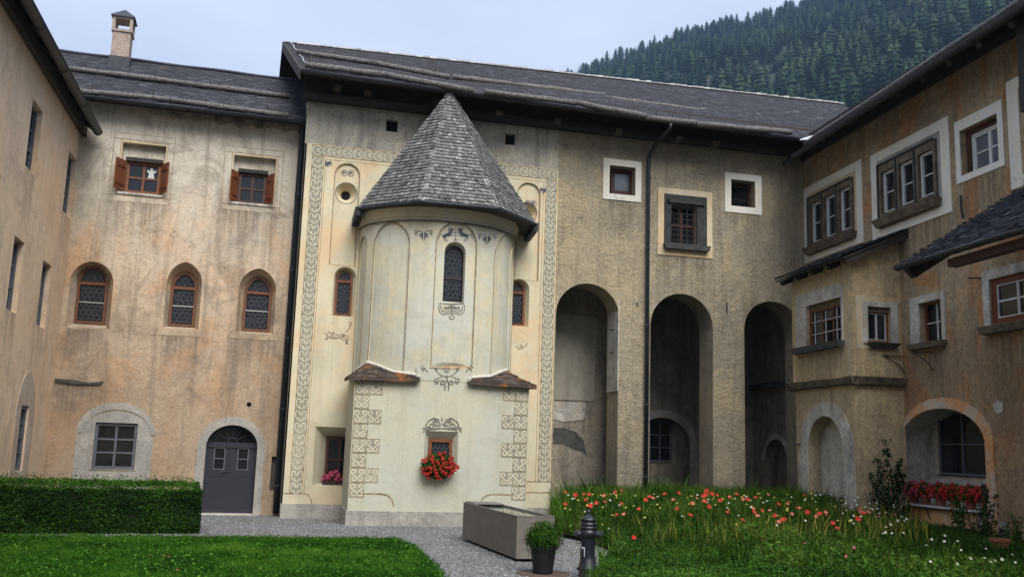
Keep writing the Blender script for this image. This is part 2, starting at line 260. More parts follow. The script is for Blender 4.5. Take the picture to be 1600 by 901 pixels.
class MB:
    def __init__(s): s.v = []; s.f = []; s.t = []; s.cur = .5
    def face(s, pts):
        i = len(s.v); s.v += [tuple(p) for p in pts]; s.f.append(tuple(range(i, i+len(pts)))); s.t.append(s.cur); return s
    def hexa(s, b, t):             # bottom loop, top loop (4 or more points)
        n = len(b); i = len(s.v); s.v += [tuple(p) for p in b]+[tuple(p) for p in t]
        s.f.append(tuple(range(i+n-1, i-1, -1))); s.f.append(tuple(range(i+n, i+2*n)))
        for k in range(n): s.f.append((i+k, i+(k+1) % n, i+n+(k+1) % n, i+n+k))
        s.t += [s.cur]*(n+2); return s
    def box(s, P, u0, u1, z0, z1, n0, n1):
        q = [(u0, z0), (u1, z0), (u1, z1), (u0, z1)]
        return s.hexa([P.pt(a, b, n0) for a, b in q], [P.pt(a, b, n1) for a, b in q])
    def prism(s, P, poly, n0, n1):
        return s.hexa([P.pt(a, b, n0) for a, b in poly], [P.pt(a, b, n1) for a, b in poly])
    def ribbon(s, P, pts, w, n0, n1, closed=False):
        pts = [Vector(p) for p in pts]; N = len(pts); L = []
        for i, p in enumerate(pts):
            a = pts[(i-1) % N] if (closed or i) else p; b = pts[(i+1) % N] if (closed or i < N-1) else p
            d = b-a
            if d.length < 1e-6: d = Vector((1, 0))
            d.normalize(); q = Vector((-d.y, d.x))*(w/2); L.append((p+q, p-q))
        K = N if closed else N-1
        i0 = len(s.v)
        for a, b in L: s.v += [tuple(P.pt(a.x, a.y, n1)), tuple(P.pt(b.x, b.y, n1)), tuple(P.pt(a.x, a.y, n0)), tuple(P.pt(b.x, b.y, n0))]
        for k in range(K):
            p, q = i0+4*k, i0+4*((k+1) % N)
            s.f += [(p+1, q+1, q, p), (p, q, q+2, p+2), (q+1, p+1, p+3, q+3)]; s.t += [s.cur]*3
        return s
    def tube(s, pts, r, n=8, caps=True):
        pts = [Vector(p) for p in pts]; i0 = len(s.v); N = len(pts)
        rr = r if hasattr(r, '__len__') else [r]*N
        up = Vector((0, 0, 1)); prev = None
        for i, p in enumerate(pts):
            d = (pts[min(i+1, N-1)]-pts[max(i-1, 0)]).normalized()
            if prev is None:
                x = d.cross(up)
                if x.length < .1: x = d.cross(Vector((1, 0, 0)))
            else: x = prev-d*prev.dot(d)
            x.normalize(); prev = x; y = d.cross(x)
            for k in range(n):
                a = 2*pi*k/n; s.v.append(tuple(p+(x*cos(a)+y*sin(a))*rr[i]))
        for i in range(N-1):
            for k in range(n):
                a, b = i0+i*n+k, i0+i*n+(k+1) % n; s.f.append((a, b, b+n, a+n)); s.t.append(s.cur)
        if caps:
            s.f.append(tuple(range(i0+n-1, i0-1, -1))); s.f.append(tuple(range(i0+(N-1)*n, i0+N*n))); s.t += [s.cur]*2
        return s
    def lathe(s, c, prof, n=20):   # (radius, z)
        i0 = len(s.v)
        for r, z in prof:
            for k in range(n): a = 2*pi*k/n; s.v.append((c[0]+r*cos(a), c[1]+r*sin(a), c[2]+z))
        for i in range(len(prof)-1):
            for k in range(n):
                a, b = i0+i*n+k, i0+i*n+(k+1) % n; s.f.append((a, b, b+n, a+n)); s.t.append(s.cur)
        return s
    def sheet(s, P, outer, holes=(), n=0.0, step=.6, flip=False):      # surface with holes cut out
        us = [p[0] for p in outer]; zs = [p[1] for p in outer]
        vs = []; es = []
        for lp in [outer]+list(holes):
            i = len(vs); vs += [Vector(p) for p in lp]; es += [(i+k, i+(k+1) % len(lp)) for k in range(len(lp))]
        u = min(us)+step*.5
        while u < max(us):
            z = min(zs)+step*.47
            while z < max(zs): vs.append(Vector((u, z))); z += step if not isinstance(P, Apse) else .5
            u += step
        r = delaunay_2d_cdt(vs, es, [], 0, 1e-5)
        i0 = len(s.v); s.v += [tuple(P.pt(q.x, q.y, n)) for q in r[0]]
        for f in r[2]:
            c = (sum(r[0][k].x for k in f)/3, sum(r[0][k].y for k in f)/3)
            if inside(c, outer) and not any(inside(c, h) for h in holes):
                a, b, d = [r[0][k] for k in f]
                ccw = (b-a).x*(d-a).y-(b-a).y*(d-a).x > 0
                s.f.append(tuple(i0+k for k in (f if ccw != flip else f[::-1]))); s.t.append(s.cur)
        return s
    def reveal(s, P, fr, bk, n0, n1):          # band between a front loop and a back loop
        for k in range(len(fr)):
            j = (k+1) % len(fr)
            s.face([P.pt(*fr[j], n0), P.pt(*fr[k], n0), P.pt(*bk[k], n1), P.pt(*bk[j], n1)])
        return s
    def build(s, name, mat, parent=None, smooth=False, label=None, kind=None, cat=None, group=None):
        b = base(parent); me = bpy.data.meshes.new(name)
        me.from_pydata([(x-b.x, y-b.y, z-b.z) for x, y, z in s.v], [], s.f)
        me.materials.append(mat)
        a = me.attributes.new('tint', 'FLOAT', 'FACE'); a.data.foreach_set('value', s.t)
        if smooth: me.polygons.foreach_set('use_smooth', [True]*len(me.polygons))
        return tag(put(name, me, parent), label, cat, group, kind)
def inside(p, poly):
    x, y = p; r = False; j = len(poly)-1
    for i in range(len(poly)):
        xi, yi = poly[i]; xj, yj = poly[j]
        if (yi > y) != (yj > y) and x < (xj-xi)*(y-yi)/(yj-yi)+xi: r = not r
        j = i
    return r
def R4(u0, u1, z0, z1): return [(u0, z0), (u1, z0), (u1, z1), (u0, z1)]
def arch(u0, u1, z0, zt, zs=None, pointed=False, N=12):
    zs = zt-(u1-u0)/2 if zs is None else zs; c, r, h = (u0+u1)/2, (u1-u0)/2, zt-zs
    p = [(u0, z0), (u1, z0)]
    for k in range(N+1):
        t = k/N
        if pointed:
            if t <= .5: a = t*2; p.append((c+r*(cos(a*pi/2)*.86+.14*(1-a)), zs+h*(sin(a*pi/2)*.80+.20*a)))
            else: a = (1-t)*2; p.append((c-r*(cos(a*pi/2)*.86+.14*(1-a)), zs+h*(sin(a*pi/2)*.80+.20*a)))
        else: p.append((c+r*cos(pi*t), zs+h*sin(pi*t)))
    return p
def grow(poly, d):
    cx = sum(p[0] for p in poly)/len(poly); zs = [p[1] for p in poly]; us = [p[0] for p in poly]
    c = ((min(us)+max(us))/2, (min(zs)+max(zs))/2); a, b = (max(us)-min(us))/2, (max(zs)-min(zs))/2
    return [(c[0]+(p[0]-c[0])*(a+d)/a, c[1]+(p[1]-c[1])*(b+d)/b) for p in poly]
def ring(P, outer, inner, n0, n1, name, mat, parent, label=None):
    m = MB().sheet(P, outer, [inner], n1, 5)
    m.reveal(P, [outer[k] for k in range(len(outer))][::-1], outer[::-1], n1, n0)
    m.reveal(P, inner, inner, n1, n0)
    return m.build(name, mat, parent, label=label)
def clip_h(poly, z, above):        # part of a polygon above or below a height
    out = []
    for i in range(len(poly)):
        a, b = poly[i], poly[(i+1) % len(poly)]
        ia, ib = (a[1] >= z) == above, (b[1] >= z) == above
        if ia: out.append(a)
        if ia != ib: t = (z-a[1])/(b[1]-a[1]); out.append((a[0]+(b[0]-a[0])*t, z))
    return out
def hexes(P, poly, r, n0, n1, w=.009):
    m = MB(); us = [p[0] for p in poly]; zs = [p[1] for p in poly]; seen = set()
    z = min(zs); row = 0
    while z < max(zs)+r:
        u = min(us)+(row % 2)*r*.866
        while u < max(us)+r:
            for k in range(6):
                a = (u+r*sin(k*pi/3), z+r*cos(k*pi/3)); b = (u+r*sin((k+1)*pi/3), z+r*cos((k+1)*pi/3))
                key = (round(a[0]+b[0], 3), round(a[1]+b[1], 3))
                if key in seen: continue
                seen.add(key)
                if inside(a, poly) and inside(b, poly): m.ribbon(P, [a, b], w, n0, n1)
            u += r*1.732
        z += r*1.5; row += 1
    return m
def window(P, poly, n, parent, wood, fw=.05, cols=2, rows=2, bar=.022, barmat=None, glass='glass', fd=.06, transom=None, hexr=0, sashw=0, label=None, extra=None):
    """frame ring, sash bars and one pane per light, set at depth n in the wall"""
    inner = grow(poly, -fw); out = grow(poly, .012)
    w = ring(P, out, inner, n-.02, n+fd, 'window', MT[wood], parent, label)
    us = [p[0] for p in inner]; zs = [p[1] for p in inner]; u0, u1, z0, z1 = min(us), max(us), min(zs), max(zs)
    bm_ = MT[barmat] if barmat else MT[wood]
    g = n+.012
    cuts = []
    if transom is not None:
        MB().box(P, u0, u1, transom-.03, transom+.03, n, n+fd*.9).build('transom', MT[wood], w)
    zt = transom if transom is not None else z1+1
    ze = min(zt, z1)
    ph = (ze-z0)/rows
    if sashw:
        for c in range(cols):
            a, b = u0+(u1-u0)*c/cols, u0+(u1-u0)*(c+1)/cols
            ring(P, R4(a+.004, b-.004, z0+.004, ze-.004), R4(a+sashw, b-sashw, z0+sashw, ze-sashw), n, n+fd*.75, 'sash', bm_, w)
    else:
        for c in range(1, cols):
            u = u0+(u1-u0)*c/cols; top = max([z for z in np.linspace(z0, z1, 60) if inside((u, z), poly)]+[z0])
            MB().box(P, u-bar/2, u+bar/2, z0, min(top, ze), n, n+fd*.7).build('glazing_bar', bm_, w)
    for r in range(1, rows):
        z = z0+ph*r; MB().box(P, u0, u1, z-bar*.4, z+bar*.4, n+.002, n+fd*.6).build('glazing_bar', bm_, w)
    e = .0
    for r in range(rows):
        for c in range(cols):
            a, b = u0+(u1-u0)*c/cols, u0+(u1-u0)*(c+1)/cols
            q = [(p[0], p[1]) for p in clip_h(clip_h(inner, z0+ph*r, True), z0+ph*(r+1), False)]
            q = clip_v(clip_v(q, a, True), b, False)
            if len(q) > 2:
                o = MB(); jit = random.uniform(-.003, .003)
                o.face([P.pt(x, y, g+jit*(1 if x > (a+b)/2 else -1)) for x, y in q]); o.build('pane', MT[glass], w)
    if transom is not None:
        q = clip_h(inner, transom, True)
        if len(q) > 2: MB().face([P.pt(x, y, g) for x, y in q]).build('pane', MT[glass], w)
    if hexr: hexes(P, inner, hexr, n+.01, n+.022).build('lead_lattice', MT['lead'], w)
    # dark room behind
    MB().face([P.pt(x, y, n-.012) for x, y in poly]).build('blackout', MT['black'], w)
    if extra: extra(w)
    return w
def clip_v(poly, u, right):
    return [(b, a) for a, b in clip_h([(q[1], q[0]) for q in poly], u, right)]
def shingles(A, B, C, D, name, mat, parent, exp=.13, wd=.12, th=.018, jit=1.0, wave=0, lift=.0, top=.0):
    """rows of split shingles on the quad A,B (eave) C,D (ridge)"""
    A, B, C, D = [np.array(p, float) for p in (A, B, C, D)]
    up = ((D+C)-(A+B))/2; L = np.linalg.norm(up); al = (B-A)/np.linalg.norm(B-A)
    nr = np.cross(al, up/L); nr /= np.linalg.norm(nr)
    if nr[2] < 0: nr = -nr
    rows = max(2, int(L/exp)); V = []; F = []; T = []; b = np.array(base(parent))
    for r in range(rows):
        t0, t1 = r/rows, min((r+1.25)/rows, 1.0)
        l0, r0 = A+(D-A)*t0, B+(C-B)*t0; l1, r1 = A+(D-A)*t1, B+(C-B)*t1
        w0 = np.linalg.norm(r0-l0)
        if w0 < .02: continue
        n = max(1, int(w0/wd)); cuts = np.sort(np.clip((np.arange(1, n)+rs.uniform(-.35, .35, n-1)+(r % 2)*.3)/n, 0, 1)) if n > 1 else np.array([])
        cuts = np.concatenate([[0], cuts, [1]])
        for k in range(n):
            a, c = cuts[k]+.0025/w0, cuts[k+1]-.0025/w0
            if c <= a: continue
            dj = (D-A)/L*rs.uniform(-.015, .015)*jit; h = th*(1+rs.uniform(-.3, .6)*jit)+lift
            p0, p1 = l0+(r0-l0)*a+dj, l0+(r0-l0)*c+dj; q1, q0 = l1+(r1-l1)*c, l1+(r1-l1)*a
            i = len(V); V += [p0+nr*h-b, p1+nr*(h+rs.uniform(-.2, .2)*th)-b, q1+nr*.004-b, q0+nr*.004-b, p0-b-nr*.004, p1-b-nr*.004]
            F += [(i, i+1, i+2, i+3), (i+4, i+5, i+1, i), (i+4, i, i+3, i+3), (i+5, i+2, i+1, i+1)][:2]
            x = rs.beta(2, 2.4); T += [x, x*.6]
            F += [(i+4, i, i+3, i+4)][:0]
    me = mesh_np(name, V, F, T); me.materials.append(mat)
    return tag(put(name, me, parent), kind='stuff')
def rpt(A, B, C, D, x, y, off=0):          # pixel -> point on a roof slope
    A, B, C, D = Vector(A), Vector(B), Vector(C), Vector(D); n = (B-A).cross(D-A).normalized()
    if n.z < 0: n = -n
    return hit(A+n*off, n, x, y)
def slab_roof(A, B, C, D, th, name, mat, parent):  # boarded deck under the shingles
    n = (Vector(B)-Vector(A)).cross(Vector(D)-Vector(A)).normalized()
    if n.z < 0: n = -n
    A, B, C, D = [Vector(p) for p in (A, B, C, D)]; m = MB(); K = 16
    for k in range(K):
        q = [A.lerp(B, k/K), A.lerp(B, (k+1)/K), D.lerp(C, (k+1)/K), D.lerp(C, k/K)]
        m.hexa([p-n*th for p in q], [p-n*.03 for p in q])
    return m.build(name, mat, parent)
def snow_log(pts, r, parent, name='snow_guard_log'):
    P = []; pts = [Vector(p) for p in pts]
    for i in range(len(pts)-1):
        for k in range(6): P.append(pts[i].lerp(pts[i+1], k/6)+Vector((0, 0, random.uniform(-.008, .008))))
    P.append(pts[-1])
    o = MB().tube(P, [r*random.uniform(.85, 1.15) for _ in P], 8).build(name, MT['log'], parent, smooth=True)
    for k in (.18, .5, .82):
        p = pts[0].lerp(pts[-1], k)
        MB().tube([p+Vector((0, 0, -.06)), p+Vector((0, 0, r+.09))], .011, 5).build('iron_hook', MT['iron'], o)
    return o
def gutter(a, b, parent, r=.07):
    a, b = Vector(a), Vector(b); d = (b-a).normalized(); x = d.cross(Vector((0, 0, 1))).normalized(); m = MB(); n = 9; N = 12
    for i in range(N):
        p, q = a.lerp(b, i/N), a.lerp(b, (i+1)/N)
        for k in range(n-1):
            c = []
            for P_, kk in ((p, k), (q, k), (q, k+1), (p, k+1)):
                t = pi*kk/(n-1); c.append(P_+x*cos(t)*r-Vector((0, 0, sin(t)*r)))
            m.face(c)
    for i in range(0, N+1):
        p = a.lerp(b, i/N); m.tube([p+x*cos(t)*(r+.006)-Vector((0, 0, sin(t)*(r+.006))) for t in np.linspace(0, pi, 8)], .009, 4)
    m.tube([a+x*r, b+x*r], .010, 6); m.tube([a-x*r, b-x*r], .010, 6)
    for p in (a, b):
        m.face([p+x*cos(t)*r-Vector((0, 0, sin(t)*r)) for t in np.linspace(0, pi, n)])
    return m.build('gutter', MT['metal'], parent)
def sill(P, u0, u1, z0, z1, n0, n1, parent, mat='stonegrey', name='window_sill', taper=.03):
    m = MB(); N = 6
    b = [(u0+taper, z0), (u1-taper, z0)]; m.hexa([P.pt(u0+taper, z0, n0), P.pt(u1-taper, z0, n0), P.pt(u1-taper, z0, n1-taper), P.pt(u0+taper, z0, n1-taper)],
                                                 [P.pt(u0, z1, n0), P.pt(u1, z1, n0), P.pt(u1, z1, n1), P.pt(u0, z1, n1)])
    return m.build(name, MT[mat], parent)
# ================================================================== GROUND
def px_poly(pts, z=0): return [tuple(ground(x, y, z))[:2] for x, y in pts]
def garden_h(x, y):
    # the flower garden rises a little towards the far right corner
    p = Vector((x, y, 0)); t = (p-Vector((1.5, 14.5, 0))).dot(Vector((.75, .66, 0)))
    g = min(max(t/6.0, 0), 1); return .30*g*g*(3-2*g)
GARDEN = px_poly([(858, 800), (862, 822), (875, 838), (925, 849), (958, 862), (962, 872), (940, 885), (925, 905)])+[(1.3, 11.0), (9.6, 11.0), (9.0, 14.0), (7.15, 22.8), (1.05, 21.4)]
LAWN = px_poly([(560, 842), (622, 843), (643, 852), (662, 868), (680, 885), (700, 910)])+[(-.2, 9.0), (-10, 9.0), (-9, 13.5)]+px_poly([(-90, 838), (0, 838), (300, 840)])
m, nt, bs = M('grey_gravel'); MT['gravel'] = m
P_ = pos(nt); vo = nd(nt, 'ShaderNodeTexVoronoi', {'Vector': P_, 'Scale': 42.0}); v2 = nd(nt, 'ShaderNodeTexVoronoi', {'Vector': P_, 'Scale': 90.0})
c = ramp(nt, nd(nt, 'ShaderNodeSeparateColor', {0: vo.outputs['Color']}).outputs[0], [(0, (.08, .086, .085)), (.5, (.21, .22, .215)), (1, (.46, .47, .45))])
c = mixc(nt, ramp(nt, vo.outputs['Distance'], [(.3, 0), (.7, .75)]), c, (.05, .05, .055))
c = mixc(nt, ramp(nt, noise(nt, P_, .7, 7, .65, 1.0), [(.44, 0), (.60, .55)]), c, (.11, .10, .075))
nt.links.new(c, bs.inputs['Base Color']); bs.inputs['Roughness'].default_value = .9
bump(nt, bs, math_(nt, 'ADD', math_(nt, 'MULTIPLY', vo.outputs['Distance'], -1.0), noise(nt, P_, 3, 4)), .9, .02)
g = MB().face([(-60, -30, 0), (60, -30, 0), (60, 60, 0), (-60, 60, 0)]).build('ground', MT['gravel'], kind='structure', label='grey gravel of the courtyard path')
g.data.materials[0] = MT['gravel']
mfar = simple('meadow_floor', (.04, .05, .025), .95, (.06, .06, .03), .05)
MB().face([(-900, 60.2, -.3), (900, 60.2, -.3), (900, 1600, -.3), (-900, 1600, -.3)]).build('valley_floor', mfar, kind='structure')
soil = simple('lawn_soil', (.018, .042, .006), .95, (.014, .028, .005), 4)
MB().sheet(PFLAT := type('T', (), {'pt': staticmethod(lambda u, z, n=0: Vector((u, z, n)))}), LAWN, [], .012, 1.5).build('lawn_bed', soil, kind='structure', label='earth under the cut lawn')
gs = MB().sheet(PFLAT, GARDEN, [], .016, .6); gs.v = [(x, y, z+garden_h(x, y)) for x, y, z in gs.v]
gs.build('garden_bed', simple('garden_soil', (.035, .04, .018), .95, (.02, .016, .010), 5), kind='structure', label='earth of the flower garden')
def sample(poly, n):
    xs = [p[0] for p in poly]; ys = [p[1] for p in poly]; out = []
    P = np.array(poly)
    while len(out) < n:
        c = np.stack([rs.uniform(min(xs), max(xs), n), rs.uniform(min(ys), max(ys), n)], 1)
        r = np.zeros(n, bool); j = len(P)-1
        for i in range(len(P)):
            xi, yi = P[i]; xj, yj = P[j]
            with np.errstate(divide='ignore', invalid='ignore'):
                r ^= ((yi > c[:, 1]) != (yj > c[:, 1])) & (c[:, 0] < (xj-xi)*(c[:, 1]-yi)/(yj-yi)+xi)
            j = i
        c = c[r & (np.abs(c[:, 0]) < c[:, 1]*.62)]; out += list(c)
    return np.array(out[:n])
def fbm(x, y, s, seed=0): return np.array([mnoise.noise(Vector((a*s+seed, b*s, seed*.7))) for a, b in zip(x, y)])
def blades(xy, z, h, w, lean, tint, name, mat, label, seg=2, kind='stuff', fat=1.0):
    n = len(xy); a = rs.uniform(0, 2*pi, n); b = rs.uniform(0, 2*pi, n); l = np.abs(rs.normal(0, lean, n))*h
    x, y = xy[:, 0], xy[:, 1]; dx, dy = np.cos(a)*w/2, np.sin(a)*w/2; lx, ly = np.cos(b)*l, np.sin(b)*l
    z = np.broadcast_to(z, (n,))
    if seg == 1:
        V = np.stack([np.stack([x-dx, y-dy, z], 1), np.stack([x+dx, y+dy, z], 1), np.stack([x+lx, y+ly, z+h], 1)], 1).reshape(-1, 3)
        F = np.arange(3*n).reshape(-1, 3); T = tint
    else:
        m_ = .55
        V = np.stack([np.stack([x-dx, y-dy, z], 1), np.stack([x+dx, y+dy, z], 1), np.stack([x+dx*fat+lx*.3, y+dy*fat+ly*.3, z+h*m_], 1), np.stack([x-dx*fat+lx*.3, y-dy*fat+ly*.3, z+h*m_], 1), np.stack([x+lx, y+ly, z+h], 1)], 1).reshape(-1, 3)
        i = np.arange(n)[:, None]*5
        F = np.concatenate([i+np.array([0, 1, 2]), i+np.array([0, 2, 3]), i+np.array([3, 2, 4])], 0); T = np.concatenate([tint, tint, tint])
    me = mesh_np(name, V, F, T); me.materials.append(mat)
    o = put(name, me); tag(o, label, None, None, kind); o['category'] = 'plants'; return o
MT['grass'] = tinted('lawn_blades', [(0, (.012, .048, .003)), (.5, (.030, .115, .006)), (1, (.10, .215, .020))], .7, .1, trans=.25)
MT['meadow'] = tinted('meadow_blades', [(0, (.006, .022, .003)), (.4, (.024, .072, .006)), (.75, (.070, .14, .014)), (1, (.27, .27, .06))], .7, .1, trans=.25)
MT['leaf'] = tinted('garden_leaves', [(0, (.008, .030, .003)), (.5, (.030, .090, .006)), (1, (.10, .20, .02))], .7, .1, trans=.2)
MT['box'] = tinted('hedge_leaves', [(0, (.004, .014, .002)), (.4, (.012, .042, .004)), (.75, (.038, .115, .008)), (1, (.09, .20, .02))], .7, .1, trans=.2)
MT['dark_leaf'] = tinted('dark_foliage', [(0, (.006, .018, .005)), (1, (.032, .065, .016))], .7, .1, trans=.15)
# ------------------------------------------------------------------ gravel pebbles
xy = np.stack([rs.uniform(-8.5, 3.5, 26000), rs.uniform(11.3, 20.5, 26000)], 1)
xy = xy[[not inside(p, LAWN) and not inside(p, GARDEN) for p in xy]]
n = len(xy); r = rs.uniform(.008, .019, n); O = np.array([[1, 0, 0], [0, 1, 0], [-1, 0, 0], [0, -1, 0], [0, 0, .7], [0, 0, -.5]], float)
sh = rs.uniform(.6, 1.25, (n, 6, 1)); rot = rs.uniform(0, pi, n); cr, sr = np.cos(rot)[:, None], np.sin(rot)[:, None]
V = O[None]*sh*r[:, None, None]; V = np.stack([V[..., 0]*cr-V[..., 1]*sr, V[..., 0]*sr+V[..., 1]*cr, V[..., 2]], -1)
V[..., 0] += xy[:, :1]; V[..., 1] += xy[:, 1:]; V[..., 2] += .005
Fo = np.array([[0, 1, 4], [1, 2, 4], [2, 3, 4], [3, 0, 4]]); F = (np.arange(n)[:, None, None]*6+Fo).reshape(-1, 3)
me = mesh_np('gravel', V.reshape(-1, 3), F, np.repeat(rs.beta(1.6, 2, n), 4)); me.materials.append(tinted('gravel_stones', [(0, (.05, .055, .06)), (.5, (.21, .215, .215)), (1, (.46, .46, .45))], .85))
tag(put('gravel', me), 'loose grey gravel stones on the courtyard path', 'gravel', None, 'stuff')
# ================================================================== BUILDINGS
def rc(P, *a, n=0.0): return R4(*P.rect(*a, n=n))
def line(P, pts, w, parent, mat='brownline', n=.0, name='painted_line', closed=False):
    return MB().ribbon(P, [P.uv(*p) for p in pts], w, n-.01, n+.004, closed).build(name, MT[mat], parent)
# ---------------------------------------------------------------- left building (W)
UW = -22.0
west = thing('monastery_building', 'peach plastered building running along the left edge of the courtyard with tall narrow windows', 'building', PW.pt(0, 0, 0))
holes = []
Wn = []
for a in [((51.5, 153), (67, 175), (56, 273), (39, 261)), ((108, 234), (120, 250), (110, 341), (98, 330)), ((23.3, 367), (39, 380), (25, 489), (9.3, 482)),
          ((67.7, 406), (81.4, 415), (69, 512), (56.5, 507)), ((34, 633), (48, 633.5), (31, 734), (20, 736))]:
    q = PW.rect(*a); Wn.append(q); holes.append(R4(*q))
for u in (-9.5, -12.5, -15.5):
    for z in (5.2, 1.5): q = (u, u+.9, z, z+1.3); Wn.append(q); holes.append(R4(*q))
ZW = PW.uv(125, 207)[1]+.05
m = MB().sheet(PW, R4(UW, .02, -.3, ZW), holes, 0, 1.5)
for h in holes[:4]+holes[5:]: m.reveal(PW, h, h, 0, -.16)
m.reveal(PW, holes[4], holes[4], 0, -.10)
m.build('wall', MT['w_wall'], west)
for i, (q, h) in enumerate(zip(Wn, holes)):
    if i == 4: window(PW, grow(h, -.01), -.09, west, 'frame_grey', .05, 2, 4, bar=.03, barmat='frame_grey')
    else: window(PW, grow(h, -.01), -.15, west, 'frame_grey', .05, 2, 3, bar=.03)
q = Wn[4]; aw = arch(q[0]-.35, q[1]+.45, .35, q[3]+.62, q[3]-.25)
ring(PW, aw, grow(R4(*q), .004), .0, .012, 'window_surround', plaster('pale_pink_lime', (.52, .40, .30), (.50, .42, .34), (.44, .32, .23), st_amt=.2, speck=.15, rough=.006), west)
# eaves
NW = .3
while PW.uv(155, 209, NW)[0] > -.12 and NW < 1.6: NW += .02
e0 = PW.uv(155, 209, NW); GZ = e0[1]+.06; GU = e0[0]; print('NW', NW, GZ, ZW)
a0, a1 = PW.pt(UW, GZ, NW), PW.pt(GU, GZ, NW)
gutter(a0-PW.n*.03, a1-PW.n*.03, west, .085)
A, B, C, D = PW.pt(UW, GZ+.08, NW-.02), PW.pt(GU, GZ+.08, NW-.02), PW.pt(GU-.2, GZ+3.2, -4.4), PW.pt(UW, GZ+3.2, -4.4)
slab_roof(A, B, C, D, .05, 'roof_boarding', MT['wood_dark'], west)
shingles(A, B, C, D, 'roof_shingles', MT['slate'], west, .2, .18)
m = MB()
m.hexa([PW.pt(UW, ZW-.10, .03), PW.pt(.0, ZW-.10, .03), PW.pt(.0, ZW-.10, .12), PW.pt(UW, ZW-.10, .12)], [PW.pt(UW, ZW+.35, .03), PW.pt(.0, ZW+.35, .03), PW.pt(.0, ZW+.35, .12), PW.pt(UW, ZW+.35, .12)])
m.build('wall_plate', MT['wood_dark'], west)
k = -.35
while k > UW:
    MB().hexa([PW.pt(k, GZ-.02, NW-.12), PW.pt(k+.13, GZ-.02, NW-.12), PW.pt(k+.13, ZW+.25, -.1), PW.pt(k, ZW+.25, -.1)], [PW.pt(k, GZ+.05, NW-.06), PW.pt(k+.13, GZ+.05, NW-.06), PW.pt(k+.13, ZW+.42, -.1), PW.pt(k, ZW+.42, -.1)]).build('rafter', MT['wood_dark'], west)
    k -= .85
# ---------------------------------------------------------------- rear left wing (L)
wing = thing('monastery_wing', 'weathered cream wing with red shuttered windows, leaded arched windows and a grey double door', 'building', PL.pt(0, 0, 0))
uc = (PW.o-PL.o).dot(PL.d)-.02; UL = .62; ZL = 8.50
niche = [PL.rect((192, 221), (260, 229), (253, 306), (185, 299)), PL.rect((365.6, 240.6), (431, 248.4), (427, 322), (361, 314))]
fr = [PL.rect((198, 252), (249, 257), (251.6, 305.7), (197, 299.5), n=-.16), PL.rect((374, 270), (416.3, 274), (413.9, 320.6), (371.3, 316.5), n=-.16)]
ar = []
for (l, r_, ap, zb, zs, pt), (fl, frr, fa, fb) in [
    (((104.5, 480), (173.5, 480), (141.4, 407.6), (135, 512), (140, 442), False), ((118.3, 480), (166.5, 480), (146, 416), (138, 505.5))),
    (((257, 480), (312.5, 480), (290.5, 408.5), (280, 513), (288, 440), True), ((265.2, 480), (306.3, 480), (289, 424.7), (283, 510))),
    (((371, 480), (429.5, 480), (403.9, 418.5), (393, 520), (402, 450), True), ((380.3, 480), (423.3, 480), (404, 432), (398, 517.5)))]:
    d = .30
    o = arch(PL.uv(*l)[0], PL.uv(*r_)[0], PL.uv(*zb)[1], PL.uv(*ap)[1], PL.uv(*zs)[1], pt, 16)
    u0, u1, zt = PL.uv(*fl, -d)[0], PL.uv(*frr, -d)[0], PL.uv(*fa, -d)[1]
    i = arch(u0, u1, PL.uv(*fb, -d)[1], zt, zt-(u1-u0)*(.52 if not pt else .62), pt, 16)
    ar.append((o, i))
g0 = PL.rect((150.7, 659.6), (216, 660.3), (208.8, 734), (141.4, 730))
dz = arch(PL.uv(318.5, 740)[0], PL.uv(399, 740)[0], -.05, PL.uv(362, 663)[1], PL.uv(360, 697)[1], False, 18)
vent = [(PL.uv(389, 631)[0]+.05*cos(a), PL.uv(389, 631)[1]+.05*sin(a)) for a in np.linspace(0, 2*pi, 10, endpoint=False)]
slot = rc(PL, (425, 712), (433, 712), (428, 765), (421, 765))
holes = [R4(*q) for q in niche]+[o for o, i in ar]+[R4(*g0), dz, vent, slot]
m = MB().sheet(PL, R4(uc, UL, -.3, ZL+.1), holes, 0, 1.2)
for q, f in zip(niche, fr):
    m.reveal(PL, R4(*q), R4(*q), 0, -.16); m.sheet(PL, R4(*q), [R4(*f)], -.16, 3)
for o, i in ar: m.reveal(PL, o, i, 0, -.30)
m.reveal(PL, R4(*g0), R4(*g0), 0, -.10); m.reveal(PL, dz, dz, 0, -.24); m.reveal(PL, vent, vent, 0, -.2); m.reveal(PL, slot, slot, 0, -.12)
m.build('wall', MT['l_wall'], wing)
MB().sheet(PL, vent, [], -.15, 3).sheet(PL, slot, [], -.11, 3).build('blocked_opening', MT['stonegrey'], wing)
